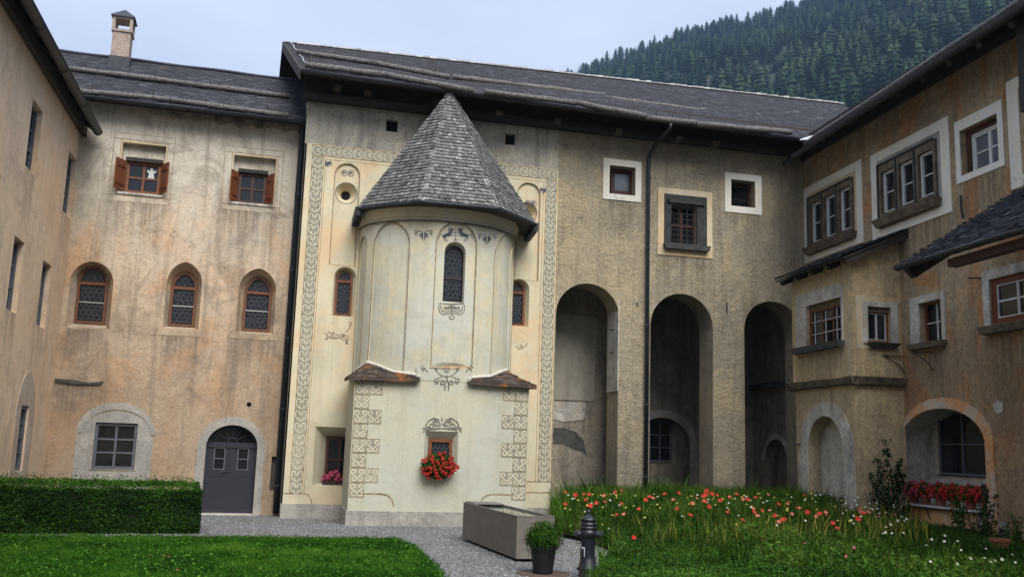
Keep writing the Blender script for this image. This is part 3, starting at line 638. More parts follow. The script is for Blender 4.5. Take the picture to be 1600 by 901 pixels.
# shuttered windows
for k, (q, f) in enumerate(zip(niche, fr)):
    fu0, fu1, fz0, fz1 = f; red = 'wood_or' if k == 0 else 'wood_brown'
    def paper(w, k=k, f=f):
        if k: return
        u, z = f[0]+(f[1]-f[0])*.72, f[2]+(f[3]-f[2])*.72
        m = MB(); pp = [(-.07, -.13), (.07, -.13), (.045, -.03), (.10, .03), (.085, .06), (.03, .02), (.035, .07), (.0, .10), (-.035, .07), (-.03, .02), (-.085, .06), (-.10, .03), (-.045, -.03)]
        m.prism(PL, [(u+a, z+b) for a, b in pp], -.175, -.171); m.build('paper_angel', MT['paper'], w, label='white paper angel in the upper right pane')
    window(PL, R4(*f), -.20, wing, 'wood_or' if k == 0 else 'wood_brown', .055, 2, 2, bar=.05, glass='glass', extra=paper)
    lt = MB().box(PL, fu0-.03, fu1+.03, fz1+.005, fz1+.085, -.155, -.06); lt.build('lintel', MT['wood_dark'], wing)
    MB().box(PL, q[0]-.03, q[1]+.03, q[2]-.035, q[2]+.012, -.15, .025).build('window_sill', MT['oldwhite'], wing)
    for sgn in (-1, 1):
        hu = fu0-.02 if sgn < 0 else fu1+.02; an = radians(61); w = (fu1-fu0)*.5; D = PL.d*sgn*cos(an)+PL.n*sin(an); N = PL.d*sgn*sin(an)-PL.n*cos(an)
        H = PL.pt(hu, 0, -.10)
        def leafbox(m, a, b, z0, z1, t0, t1):
            c = [(a, z0), (b, z0), (b, z1), (a, z1)]
            m.hexa([H+D*x+N*t0+Vector((0, 0, z)) for x, z in c], [H+D*x+N*t1+Vector((0, 0, z)) for x, z in c]); return m
        sh = MB(); leafbox(sh, .0, .02, fz0+.01, fz1-.01, -.012, .012); shut = sh.build('shutter', MT['wood_red'], wing, label='red brown board shutter folded open')
        nb = 3
        for b in range(nb): leafbox(MB(), .022+(w-.022)*b/nb, .016+(w-.022)*(b+1)/nb, fz0+.01, fz1-.01, -.012, .012).build('board', MT['wood_red'], shut)
        for z in (fz0+.12, fz1-.17): leafbox(MB(), .03, w-.03, z, z+.07, -.030, -.013).build('batten', MT['wood_red'], shut)
O1 = rc(PL, (181, 205.5), (275.2, 216.7), (263.7, 321), (167.8, 311)); O2 = rc(PL, (352.5, 226.6), (444.4, 237), (436, 334), (344, 325))
for O, q in ((O1, niche[0]), (O2, niche[1])):
    m = MB().ribbon(PL, O, .014, -.005, .003, True)
    (u0, z0), (u1, _), (_, z1), _ = O
    m.ribbon(PL, [(u0, z1-.13), (u1, z1-.13)], .012, -.005, .004); m.ribbon(PL, [(u0, z0+.13), (u1, z0+.13)], .012, -.005, .004)
    m.ribbon(PL, [(q[0]-.035, z0+.13), (q[0]-.035, z1-.13)], .012, -.005, .0035); m.ribbon(PL, [(q[1]+.035, z0+.13), (q[1]+.035, z1-.13)], .012, -.005, .0035)
    m.build('painted_line', MT['brownline'], wing)
    ring(PL, R4(q[0]-.03, q[1]+.03, q[2], q[3]+.03), R4(*q), -.003, .004, 'lime_edge', MT['warmring'], wing)
for o, i in ar:
    zs_ = [p[1] for p in i]; tz = min(zs_)+(max(zs_)-min(zs_))*.70
    window(PL, grow(i, -.02), -.30, wing, 'wood_or', .032, 1, 2, bar=.015, barmat='wood_white', glass='oldglass', transom=tz, hexr=.062)
line(PL, [(240, 522), (318, 525.5)], .02, wing); line(PL, [(355, 526.5), (436, 532)], .02, wing); line(PL, [(98.8, 518), (171, 511)], .016, wing)
line(PL, [(247, 511), (240, 522)], .012, wing); line(PL, [(362, 517), (355, 526.5)], .012, wing); line(PL, [(433.5, 521), (436, 532)], .012, wing)
# ground floor window with its grey arched panel
ga = arch(PL.uv(117, 700)[0], PL.uv(238, 700)[0], .30, PL.uv(177, 628)[1], PL.uv(177, 672)[1], False, 22)
ring(PL, ga, grow(R4(*g0), .003), -.01, .010, 'arched_panel', MT['grey'], wing)
gi = arch(PL.uv(122, 700)[0], PL.uv(236.5, 700)[0], .95, PL.uv(176, 639)[1], PL.uv(176, 680)[1], False, 22)[2:]
MB().ribbon(PL, gi, .035, .0, .014).build('scored_line', MT['brownline'], wing)
MB().ribbon(PL, [(p[0]*1, p[1]+.05) for p in gi], .09, .0, .022).build('arch_band', MT['grey'], wing)
window(PL, R4(*g0), -.10, wing, 'frame_grey', .06, 2, 3, bar=.045, barmat='frame_grey')
for c in (1, 2): pass
sill(PL, g0[0]-.03, g0[1]+.03, g0[2]-.05, g0[2]-.003, -.08, .035, wing, 'oldwhite')
# door
do = arch(PL.uv(304.5, 740)[0], PL.uv(411, 740)[0], -.02, PL.uv(362, 649.7)[1], PL.uv(360, 700)[1], False, 18)
ring(PL, do, grow(dz, .002), -.01, .022, 'door_surround', MT['grey'], wing, 'pale grey rendered arch round the door')
du0, du1 = dz[0][0], dz[1][0]; ztr = PL.uv(362, 694)[1]; dm = (du0+du1)/2; N0 = -.20
def dpart(u0, u1, z0, z1, n0, n1, nm, par, mat='door'): return MB().box(PL, u0, u1, z0, z1, n0, n1).build(nm, MT[mat], par)
dw = ring(PL, grow(dz, .01), grow(dz, -.045), N0-.03, N0+.05, 'door_frame', MT['door'], wing)
dpart(du0, du1, ztr-.05, ztr+.05, N0, N0+.07, 'transom', dw)
for s in (0, 1):
    a, b = (du0+.045, dm-.004) if s == 0 else (dm+.004, du1-.045); w = b-a
    dl = ring(PL, R4(a, b, .03, ztr-.055), R4(a+.13, b-.13, .92, 1.36), N0-.01, N0+.035, 'door_leaf', MT['door'], wing, 'slate grey door leaf with a small window')
    dpart(a+.0, b-.0, .03, .90, N0-.015, N0-.011, 'lower_board', dl)
    for zz in (.92, 1.145): MB().face([PL.pt(x, z, N0+.005) for x, z in R4(a+.13, b-.13, zz, zz+.215)]).build('pane', MT['glass'], dl)
    dpart(a+.12, b-.12, 1.13, 1.15, N0+.006, N0+.03, 'glazing_bar', dl, 'frame_grey')
    ring(PL, R4(a+.12, b-.12, .91, 1.37), R4(a+.14, b-.14, .93, 1.35), N0+.03, N0+.045, 'moulding', MT['frame_grey'], dl)
    ring(PL, R4(a+.09, b-.09, .14, .80), R4(a+.11, b-.11, .16, .78), N0+.03, N0+.043, 'panel_moulding', MT['door'], dl)
dpart(dm-.03, dm+.02, .03, ztr-.06, N0+.036, N0+.055, 'meeting_strip', dw)
h = MB(); h.tube([PL.pt(dm-.07, .88, N0+.03), PL.pt(dm-.07, .88, N0+.08), PL.pt(dm-.16, .875, N0+.085)], .011, 6); h.build('door_handle', MT['iron'], dw)
MB().sheet(PL, clip_h(grow(dz, -.04), ztr+.05, True), [], N0+.01, 3).build('fanlight_pane', MT['glass'], dw)
m = MB(); cz = ztr+.05
for a in (35, 62, 90, 118, 145):
    m.ribbon(PL, [(dm+.08*cos(radians(a)), cz+.08*sin(radians(a))), (dm+.46*cos(radians(a)), cz+.34*sin(radians(a)))], .018, N0+.012, N0+.035)
m.ribbon(PL, [(dm+.1*cos(t), cz+.1*sin(t)) for t in np.linspace(0, pi, 9)], .02, N0+.012, N0+.036); m.build('fanlight_bars', MT['door'], dw)
MB().box(PL, du0-.1, du1+.12, -.02, .02, -.3, .16).build('doorstep', MT['oldwhite'], wing)
# broken plaster ledge at the left
p = [PL.uv(*q) for q in ((88, 590), (100, 575), (125, 581), (163, 588), (158, 597), (130, 600), (100, 598))]
MB().prism(PL, p, -.01, .014).build('plaster_patch', MT['l_wall'], wing)
p = [PL.uv(*q) for q in ((86, 591), (110, 592), (140, 597), (162, 595), (158, 600), (120, 599.5), (88, 596))]
MB().prism(PL, p, -.01, .045).build('broken_ledge', MT['stonegrey'], wing)
# roof of the wing
NE = .42; el = PL.uv(130, 152.5, NE); er = PL.uv(489, 196, NE); rl = PL.uv(60, 77, -3); rr = PL.uv(440, 125, -3)
ez = (el[1]+er[1])/2+.05; rz = (rl[1]+rr[1])/2
A, B = PL.pt(el[0]-.6, ez, NE), PL.pt(.53, ez, NE); D, C = PL.pt(el[0]-1.6, rz, -3), PL.pt(.53, rz, -3)
LR = (A, B, C, D)
slab_roof(A, B, C, D, .09, 'roof_boarding', MT['wood_dark'], wing)
shingles(A, B, C, D, 'roof_shingles', MT['slate'], wing, .115, .14, .020, 1.0)
D2, C2 = PL.pt(el[0]-1.6, ez, -6.4), PL.pt(.53, ez, -6.4)
slab_roof(C, D, D2, C2, .09, 'rear_roof', MT['wood_dark'], wing)
MB().tube([PL.pt(u, rz+.03+.01*sin(u*3), -3) for u in np.linspace(el[0]-1.6, .5, 24)], .05, 6).build('ridge_cap', MT['slate'], wing)
gutter(A+PL.n*.05-Vector((0, 0, .01)), B+PL.n*.05-Vector((0, 0, .01)), wing, .055)
for a in [((97, 105), (300, 131)), ((300, 131), (452, 150)), ((115, 141), (265, 155)), ((265, 155), (450, 180))]:
    a3, b3 = rpt(*LR, *a[0], .09), rpt(*LR, *a[1], .09); snow_log([a3, b3], .062, wing)
m = MB()
for u in np.linspace(uc+1.4, .0, 7): m.prism(PL, [(u-.1, ZL-.03), (u+random.uniform(0, .15), ZL-.10-random.uniform(0, .07)), (u+.3, ZL-.07), (u+.42, ZL-.12-random.uniform(0, .05)), (u+.55, ZL-.02), (u+.55, ZL+.08), (u-.1, ZL+.08)], -.005, .016)
m.build('broken_cornice', MT['f_top'], wing)
# ---------------------------------------------------------------- chimney on the wing
cb = PL.uv(187.5, 100, -2.55); cu = cb[0]
ch = thing('chimney', 'tall brick chimney with open lantern and pyramid cap on the left wing roof', 'chimney', PL.pt(cu, rz-.6, -2.55))
m, nt, bs = M('chimney_brick'); P_ = pos(nt, (1, 1, 1))
bx = nd(nt, 'ShaderNodeTexBrick', {'Vector': nd(nt, 'ShaderNodeCombineXYZ', {0: nd(nt, 'ShaderNodeVectorMath', {0: P_, 1: tuple(PL.d)}, operation='DOT_PRODUCT').outputs['Value'], 1: nd(nt, 'ShaderNodeSeparateXYZ', {0: P_}).outputs[2], 2: 0.0}).outputs[0], 'Color1': (.30, .20, .15, 1), 'Color2': (.38, .28, .22, 1), 'Mortar': (.42, .38, .33, 1), 'Scale': 1.0, 'Mortar Size': .008, 'Brick Width': .13, 'Row Height': .055})
nt.links.new(mixc(nt, ramp(nt, noise(nt, P_, 7, 5), [(.45, 0), (.7, .6)]), bx.outputs[0], (.16, .13, .11)), bs.inputs['Base Color']); bs.inputs['Roughness'].default_value = .9
bump(nt, bs, bx.outputs['Fac'], -.6, .01); MT['brick'] = m
zt0, zt1 = PL.uv(187, 54, -2.55)[1], PL.uv(190, 32, -2.55)[1]; zap = PL.uv(194.5, 15, -2.55)[1]; zb0 = PL.uv(187, 96, -2.55)[1]
def cbx(h, z0, z1, nm, mat, m=None): return MB().box(PL, cu-h, cu+h, z0, z1, -2.55-h, -2.55+h).build(nm, mat, ch)
cbx(.205, zb0+.05, zt0, 'stack', MT['brick']); cbx(.235, zb0-.7, zb0+.05, 'lead_flashing', MT['metal'])
cbx(.235, zt0, zt0+.06, 'collar', MT['brick'])
for a in (-1, 1):
    for b in (-1, 1): MB().box(PL, cu+a*.195-.035, cu+a*.195+.035, zt0+.06, zt1-.04, -2.55+b*.195-.035, -2.55+b*.195+.035).build('lantern_post', MT['brick'], ch)
cbx(.232, zt1-.04, zt1, 'lantern_head', MT['brick'])
H = .27; c4 = [PL.pt(cu+a*H, zt1, -2.55+b*H) for a, b in ((-1, 1), (1, 1), (1, -1), (-1, -1))]; ap = PL.pt(cu, zap, -2.55)
m = MB().hexa([p-Vector((0, 0, .0)) for p in c4], [p+Vector((0, 0, .03)) for p in c4])
for k in range(4): m.face([c4[k]+Vector((0, 0, .03)), c4[(k+1) % 4]+Vector((0, 0, .03)), ap])
m.build('cap', MT['metal'], ch)
# ---------------------------------------------------------------- church building: painted wall, arcade
church = thing('church', 'long church with sgraffito painted wall on the left and three tall open arches', 'church', PF.pt(0, 0, 0))
UE = 12.15; ZT = 8.86; ZP = 7.90; UP = 5.70
arc = []
for l, r_, ap_, sp in (((866, 600), (966, 600), (911, 441.5), (866, 492)), ((1015.5, 600), (1114, 600), (1063, 458), (1015, 510)), ((1163.5, 600), (1252, 600), (1204, 470), (1163, 515))):
    arc.append(arch(PF.uv(*l)[0], PF.uv(*r_)[0], -.25, PF.uv(*ap_)[1], PF.uv(*sp)[1]+.05, False, 20))
wA = (rc(PF, (952.6, 257.3), (993.6, 262.2), (991.6, 305.8), (951.7, 301.5)), rc(PF, (943.9, 246.4), (1002.5, 253), (1000.8, 315.6), (941, 310)))
wC = (rc(PF, (1142.3, 279.8), (1179.8, 283.3), (1179.2, 323.7), (1141.7, 321.7)), rc(PF, (1133, 269.4), (1189.3, 274), (1190, 334.7), (1131.6, 331)))
wB = (rc(PF, (1047.3, 320.8), (1088.3, 323.7), (1086.8, 381.5), (1047.9, 379.4)), rc(PF, (1037.7, 302), (1103.3, 309.3), (1103.3, 390), (1037, 383)), rc(PF, (1027.6, 291.4), (1112.2, 301.2), (1112.8, 405.4), (1027, 395)))
# painted zone openings
lw_o = arch(PF.uv(520, 460)[0], PF.uv(555.5, 460)[0], PF.uv(530, 494)[1], PF.uv(540.4, 416.4)[1], PF.uv(540, 434)[1], False, 14)
lw_i = arch(PF.uv(524.0, 460, -.16)[0], PF.uv(548.7, 460, -.16)[0], PF.uv(533, 492.5, -.16)[1], PF.uv(538, 423, -.16)[1], None, False, 14)
mir = lambda poly, c: [(2*c-p[0], p[1]) for p in poly][::-1]
cw = 2*2.98; ru1 = PF.uv(826.4, 470)[0]; wd_ = lw_o[1][0]-lw_o[0][0]
sh_ = ru1-wd_-lw_o[0][0]
rw_o = [(p[0]+sh_, p[1]+.03) for p in lw_o]; rw_i = [(p[0]+sh_, p[1]+.03) for p in lw_i]
gw_o = R4(PF.uv(490, 712)[0], PF.uv(556, 712)[0], PF.uv(495, 757.6)[1], PF.uv(500, 665.5)[1])
gw_i = R4(PF.uv(508.5, 720, -.32)[0], PF.uv(549, 720, -.32)[0], PF.uv(510, 752, -.32)[1], PF.uv(515, 682, -.32)[1])
nl = arch(PF.uv(521.5, 300)[0], PF.uv(561, 300)[0], max(p[1] for p in lw_o)+.03, PF.uv(544, 255)[1], None, False, 16)
oc = PF.uv(541.3, 300.6); oculus = [(oc[0]+.232*cos(a), oc[1]+.232*sin(a)) for a in np.linspace(0, 2*pi, 28, endpoint=False)]; ocin = [(oc[0]+.10*cos(a), oc[1]-.01+.10*sin(a)) for a in np.linspace(0, 2*pi, 28, endpoint=False)]
nsh = PF.uv(843.0, 340)[0]-nl[1][0]
nr_ = [(p[0]+nsh, p[1]-.02) for p in nl]; ocr = [(p[0]+nsh-.02, p[1]-.05) for p in oculus]; ocrin = [(p[0]+nsh-.02, p[1]-.05) for p in ocin]
v1 = rc(PF, (604, 187), (622, 188), (621, 205.5), (603, 205)); v2_ = rc(PF, (789.5, 208), (805.5, 209), (805, 226), (789.5, 225.5))
# upper grey plaster and rough right part
m = MB().sheet(PF, R4(-.02, UP-.0, ZP, ZT), [v1, v2_], .0, 1.2)
for v in (v1, v2_): m.reveal(PF, v, v, 0, -.25); m.sheet(PF, v, [], -.25, 2)
m.build('upper_wall', MT['f_top'], church)
for v in (v1, v2_): MB().sheet(PF, v, [], -.12, 2).build('vent_opening', MT['black'], church)
m = MB().sheet(PF, R4(UP, UE, -.3, ZT), [a for a in arc]+[wA[0], wB[0], wC[0]], 0, 1.0)
TH = -.72
for a in arc: m.reveal(PF, a, a, 0, TH); 
for h in (wA[0], wC[0]): m.reveal(PF, h, h, 0, -.28)
m.reveal(PF, wB[0], wB[0], 0, -.15)
m.build('wall', MT['f_wall'], church)
# painted plaster skin, 15 mm proud
SK = .015
skin_out = [(.03, .30), (UP, .30), (UP, ZP), (.03, ZP)]
cut = [lw_o, rw_o, gw_o, nl, nr_]
m = MB().sheet(PF, skin_out, cut, SK, 1.0)
m.reveal(PF, lw_o, lw_i, SK, -.16); m.reveal(PF, rw_o, rw_i, SK, -.16); m.reveal(PF, gw_o, gw_i, SK, -.32)
for q, o_, i_ in ((nl, oculus, ocin), (nr_, ocr, ocrin)):
    m.reveal(PF, q, q, SK, -.025); m.sheet(PF, q, [o_], -.025, 1); m.reveal(PF, o_, i_, -.025, -.24)
m.reveal(PF, skin_out[::-1], skin_out[::-1], SK, -.01)
m.build('painted_plaster', MT['cream'], church, label='cream plaster with sgraffito borders')
for i_ in (ocin, ocrin): MB().sheet(PF, i_, [], -.235, 1).build('oculus_hole', MT['black'], church)
def edge(P, poly, w, n, parent, mat='brownline', closed=True): return MB().ribbon(P, poly, w, n-.006, n+.004, closed).build('scored_edge', MT[mat], parent)
for q in (nl, nr_): edge(PF, q, .018, SK, church)
for q in (oculus, ocr): edge(PF, q, .016, -.025, church, 'ink')
for i_ in (lw_i, rw_i):
    zz = [p[1] for p in i_]; window(PF, grow(i_, -.003), -.16, church, 'wood_or', .032, 1, 1, glass='oldglass', transom=min(zz)+(max(zz)-min(zz))*.76, hexr=.045)
window(PF, grow(gw_i, -.003), -.32, church, 'wood_brown', .04, 2, 2, bar=.028, barmat='wood_brown')
# plinth
MB().box(PF, .0, UP, -.3, .30, -.01, .03).build('plinth', MT['grey'], church)
# border with heart scrolls
def spiral(c, r0, a0, turns, sgn=1, N=12):
    return [(c[0]+r0*(1-.72*k/N)*cos(a0+sgn*turns*2*pi*k/N), c[1]+r0*(1-.72*k/N)*sin(a0+sgn*turns*2*pi*k/N)) for k in range(N+1)]
def s_scroll(m, P, u, z, w, h, flip, lw, n0, n1):
    """one S of the sgraffito: two opposed curls joined by a diagonal"""
    f = -1 if flip else 1; r = w*.46
    a = [(u+f*x, z+y) for x, y in spiral((0, h/2-r), r, radians(200), .85, -1, 9)][::-1]
    b = [(u-f*x, z-y) for x, y in spiral((0, h/2-r), r, radians(200), .85, -1, 9)]
    m.ribbon(P, a+b, lw, n0, n1)
def quoin(P, u0, u1, z0, z1, parent, n, k):
    q = MB().box(P, u0, u1, z0+.008, z1-.008, n-.01, n+.004).build('painted_quoin', MT['band'], parent)
    m = MB(); w = (u1-u0)/k
    for i in range(k): s_scroll(m, P, u0+w*(i+.5), (z0+z1)/2, w*.92, (z1-z0)*.86, i % 2, .022, n, n+.008)
    m.build('scroll', MT['scroll'], q)
    MB().ribbon(P, R4(u0, u1, z0+.008, z1-.008), .010, n, n+.006, True).build('outline', MT['brownline'], q)
def border(P, u0, z0, u1, z1, parent, n, vert):
    # band ground, then pairs of mirrored C scrolls that make hearts, alternately up and down
    bnd = MB().box(P, u0, u1, z0, z1, n-.01, n+.004).build('sgraffito_border', MT['band'], parent)
    m = MB(); L = (z1-z0) if vert else (u1-u0); Wd = (u1-u0) if vert else (z1-z0); k = max(1, round(L/(Wd*1.0))); s = L/k
    T = (lambda a, b: (u0+b, z0+a)) if vert else (lambda a, b: (u0+a, z0+b))
    for i in range(k):
        c = s*(i+.5)
        for sd_ in (-1, 1):
            r = Wd*.20; cx = Wd/2+sd_*Wd*.235; d = 1 if i % 2 == 0 else 1
            top = [(c+s*.16+r*sin(t)*1.0*(1-.0*j), cx+sd_*(-r*cos(t))) for j, t in enumerate(np.linspace(-pi*.75, pi*.5, 9))]
            st = [(c-s*.52, Wd/2), (c-s*.42, cx-sd_*r*.3), (c-s*.28, cx+sd_*r*.75), (c-s*.02, cx+sd_*r*1.05)]+[(c+s*.16+r*sin(t)*(1-.5*j/9), cx+sd_*r*cos(t)*(1-.5*j/9)) for j, t in enumerate(np.linspace(.1, 2*pi*.72, 10))]
            m.ribbon(P, [T(*p) for p in st], .019, n, n+.008)
            lo = [(c-s*.30+r*.62*sin(t)*(1-.4*j/7), cx-sd_*r*.1+sd_*r*.62*cos(t)*(1-.4*j/7)) for j, t in enumerate(np.linspace(-pi*.4, -pi*1.6, 8))]
            m.ribbon(P, [T(*p) for p in lo], .014, n, n+.007)
        m.ribbon(P, [T(c-s*.12, Wd/2), T(c+s*.06, Wd/2+.02), T(c+s*.14, Wd/2), T(c+s*.06, Wd/2-.02)], .014, n, n+.007, True)
    m.build('scroll', MT['scroll'], bnd)
    MB().ribbon(P, R4(u0, u1, z0, z1), .018, n, n+.006, True).build('outline', MT['brownline'], bnd)
BW = .245
border(PF, .16, .50, .16+BW, ZP-BW-.03, church, SK, True)
border(PF, .14, ZP-BW, UP-.03, ZP-.02, church, SK, False)
border(PF, UP-.035-BW, .86, UP-.035, ZP-BW-.03, church, SK, True)
MB().ribbon(PF, [(.45, .5), (.45, ZP-.32), (UP-.34, ZP-.32), (UP-.34, .86)], .012, SK, SK+.004).build('painted_line', MT['brownline'], church)
line(PF, [(443, 769.5), (474, 769.5), (481, 772), (485, 777), (487, 785)], .025, church, 'brownline', SK)
line(PF, [(821, 751), (860, 751.8)], .02, church, 'brownline', SK); line(PF, [(821, 768), (860, 768.5)], .025, church, 'brownline', SK)
# small painted figures on the flat wall
def blob(m, P, px, n, h=.004): m.prism(P, [P.uv(*p) for p in px], n-.004, n+h)
m = MB()
def beast(m, P, cx, cy, s, f, n):
    b = [(-5, -1), (-2, -4), (2, -3), (5, -6), (7, -5), (6, -3), (3, 0), (1, 3), (-3, 4), (-6, 3)]
    blob(m, P, [(cx+f*x*s, cy+y*s) for x, y in b][::(1 if f < 0 else -1)], n)
    for a in ([(2, 0), (6, 1), (8, 4)], [(1, -3), (5, -1), (9, -1)], [(-4, 3), (0, 5), (4, 4)], [(-4, -2), (-5, -5), (-3, -7)]):
        m.ribbon(P, [P.uv(cx+f*x*s, cy+y*s) for x, y in a], .018, n-.003, n+.005)
beast(m, PF, 512, 255.5, .8, 1, SK); m.build('painted_beast', MT['blueink'], church); m = MB(); beast(m, PF, 849, 297, .75, -1, SK); m.build('painted_beast', MT['blueink'], church)
for cx, cy in ((538, 269), (548.8, 270), (825.6, 316.5), (834, 317.3)):
    m = MB(); c = PF.uv(cx, cy); m.ribbon(PF, [(c[0]+.066*cos(t), c[1]+.066*sin(t)) for t in np.linspace(0, 2*pi, 14, endpoint=False)], .013, -.03, -.02, True)
    m.prism(PF, [(c[0]+x*.012, c[1]+y*.012) for x, y in ((-3, -2), (-1, -3), (0, 0), (3, -2), (2, 2), (3, 3), (0, 2), (-1, 4), (-3, 2))], -.03, -.021)
    m.build('painted_medallion', MT['blueink'], church)
def ornament(m, P, n, px_lists, w=.014):
    for pl in px_lists: m.ribbon(P, [P.uv(*p) for p in pl], w, n-.003, n+.005)
def curl(cx, cy, r, a0, turns, sg=1, N=12): return [(x, y) for x, y in spiral((cx, cy), r, radians(a0), turns, sg, N)]
m = MB()
ornament(m, PF, SK, [curl(515, 521, 5, 0, 1.1), curl(525, 524, 5, 180, 1.1, -1), curl(534, 523, 4.5, 0, 1.0), curl(541, 527, 4.5, 200, 1.1), [(507, 519), (512, 526), (520, 528), (530, 527), (540, 532), (545, 530)], [(541, 518), (546, 512), (549, 506)], curl(548, 505, 3.5, 90, 1.0)], .015)
for c in ((510, 527), (520, 519), (536, 522), (541, 534)): blob(m, PF, [(c[0]-2, c[1]+2), (c[0]+1, c[1]-3), (c[0]+3, c[1]+1), (c[0], c[1]+4)][::-1], SK)
m.build('painted_tendril', MT['brownline'], church)
m = MB(); ornament(m, PF, SK, [[(806, 540), (811, 545), (817, 542), (822, 539)], curl(814, 539, 3, 0, 1), [(822, 539), (824, 534)]], .014); m.build('painted_tendril', MT['brownline'], church)
# rough right part: windows
ring(PF, wA[1], wA[0], -.004, .02, 'window_band', MT['white'], church, 'cream painted band round the window left of the drainpipe')
ring(PF, wC[1], wC[0], -.004, .02, 'window_band', MT['white'], church, 'white painted band round the small barred window')
ring(PF, wB[2], wB[1], -.004, .02, 'window_band', MT['warmring'], church, 'cream and orange band round the stone framed window')
ring(PF, wB[1], wB[0], -.004, .05, 'stone_frame', simple('black_grey_stone', (.055, .056, .055), .9, (.025, .026, .027), 7, b=.8), church)
window(PF, R4(*PF.rect((955.5, 265), (988, 268), (987.5, 304.5), (954.5, 301.5), n=-.26)), -.28, church, 'wood_brown', .05, 1, 1, glass='skyglass', sashw=.03)
window(PF, grow(wC[0], -.01), -.28, church, 'wood_brown', .05, 1, 1)
window(PF, grow(wB[0], -.005), -.15, church, 'wood_brown', .035, 2, 2, bar=.05)
u0, u1 = wB[1][0][0], wB[1][1][0]
sill(PF, u0-.03, u1+.05, wB[1][0][1]-.07, wB[1][0][1]+.05, .0, .17, church, 'stonegrey')
sill(PF, wB[0][0][0]-.10, wB[0][1][0]+.22, wB[0][2][1]+.05, wB[0][2][1]+.13, .05, .13, church, 'stonegrey', 'stone_cornice')
def bars(P, q, n, k, parent, vert=0):
    m = MB(); (a, z0), (b, _), (_, z1), _ = q
    for i in range(k): z = z0+(z1-z0)*(i+.6)/k; m.tube([P.pt(a, z, n), P.pt(b, z, n)], .009, 5)
    for i in range(vert): u = a+(b-a)*(i+1)/(vert+1); m.tube([P.pt(u, z0, n), P.pt(u, z1, n)], .009, 5)
    m.build('iron_bars', MT['iron'], parent)
bars(PF, wB[0], -.02, 7, church, 2); bars(PF, wC[0], -.14, 2, church)
# iron cramps and the cracks
for x, y0, y1 in ((1135.5, 472, 489), (995.5, 472, 478)):
    m = MB(); m.ribbon(PF, [PF.uv(x, y0), PF.uv(x, y1)], .03, -.002, .012); m.build('iron_cramp', MT['iron'], church)
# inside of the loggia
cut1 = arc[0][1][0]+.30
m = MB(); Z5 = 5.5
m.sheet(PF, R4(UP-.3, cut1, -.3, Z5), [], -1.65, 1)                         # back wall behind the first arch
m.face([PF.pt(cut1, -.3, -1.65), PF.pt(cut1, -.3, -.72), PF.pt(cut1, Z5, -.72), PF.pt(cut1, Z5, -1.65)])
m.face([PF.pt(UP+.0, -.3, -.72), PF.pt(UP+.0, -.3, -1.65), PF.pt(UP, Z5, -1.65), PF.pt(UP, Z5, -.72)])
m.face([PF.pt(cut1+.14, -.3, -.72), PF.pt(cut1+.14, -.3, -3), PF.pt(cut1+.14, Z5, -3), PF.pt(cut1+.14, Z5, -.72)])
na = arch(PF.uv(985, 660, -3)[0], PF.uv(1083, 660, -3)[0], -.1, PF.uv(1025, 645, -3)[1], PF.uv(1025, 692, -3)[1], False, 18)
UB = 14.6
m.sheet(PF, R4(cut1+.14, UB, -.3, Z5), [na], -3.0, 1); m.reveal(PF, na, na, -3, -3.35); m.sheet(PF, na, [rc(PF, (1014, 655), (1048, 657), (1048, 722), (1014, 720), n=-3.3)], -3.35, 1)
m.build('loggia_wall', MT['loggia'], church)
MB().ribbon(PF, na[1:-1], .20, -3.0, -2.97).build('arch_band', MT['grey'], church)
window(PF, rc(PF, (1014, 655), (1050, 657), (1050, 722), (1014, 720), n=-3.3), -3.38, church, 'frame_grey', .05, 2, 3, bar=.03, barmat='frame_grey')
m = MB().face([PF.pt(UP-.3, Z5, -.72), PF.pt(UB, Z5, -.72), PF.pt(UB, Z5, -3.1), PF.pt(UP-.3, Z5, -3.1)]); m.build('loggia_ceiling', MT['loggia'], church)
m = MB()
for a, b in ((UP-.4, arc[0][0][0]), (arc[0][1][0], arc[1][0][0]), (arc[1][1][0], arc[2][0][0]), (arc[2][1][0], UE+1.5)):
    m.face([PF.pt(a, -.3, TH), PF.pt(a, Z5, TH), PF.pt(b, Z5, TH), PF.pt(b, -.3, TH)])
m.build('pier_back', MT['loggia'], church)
# pale plaster field, bare patch and dark blocked arch behind the first arch
B1 = -1.65
MB().prism(PF, [PF.uv(*p, B1) for p in ((858, 623), (927, 626), (932, 495), (858, 490))], B1, B1+.02).build('plaster_field', plaster('grey_smooth_plaster', (.37, .345, .28), (.32, .30, .25), (.40, .37, .30), st_amt=.4, speck=.2, rough=.008), church)
MB().prism(PF, [PF.uv(*p, B1) for p in ((858, 655), (862, 660), (860, 668), (858, 690))], B1, B1+.015).build('plaster_patch', MT['oldwhite'], church)
MB().prism(PF, [PF.uv(*p, B1) for p in ((856, 668), (880, 667), (900, 674), (912, 688), (917, 712), (910, 703), (895, 700), (880, 692), (856, 693))][::-1], B1+.002, B1+.012).build('dark_blocked_arch', MT['stonegrey'], church)
MB().prism(PF, [PF.uv(*p, B1) for p in ((858, 626), (915, 628), (912, 655), (880, 658), (858, 652))], B1, B1+.016).build('plaster_patch', MT['oldwhite'], church)
MB().box(PF, arc[0][1][0]-.02, arc[0][1][0]+.0, 2.9, 5.0, -.71, .004).build('reveal_plaster', MT['oldwhite'], church)
for (x, y) in ((951, 550), (930, 513)):
    c = PF.uv(x, y, -.3); MB().tube([PF.pt(arc[0][1][0]-.12, c[1], -.3), PF.pt(arc[0][1][0]+.02, c[1], -.3)], .014, 5).build('iron_pin', MT['iron'], church)
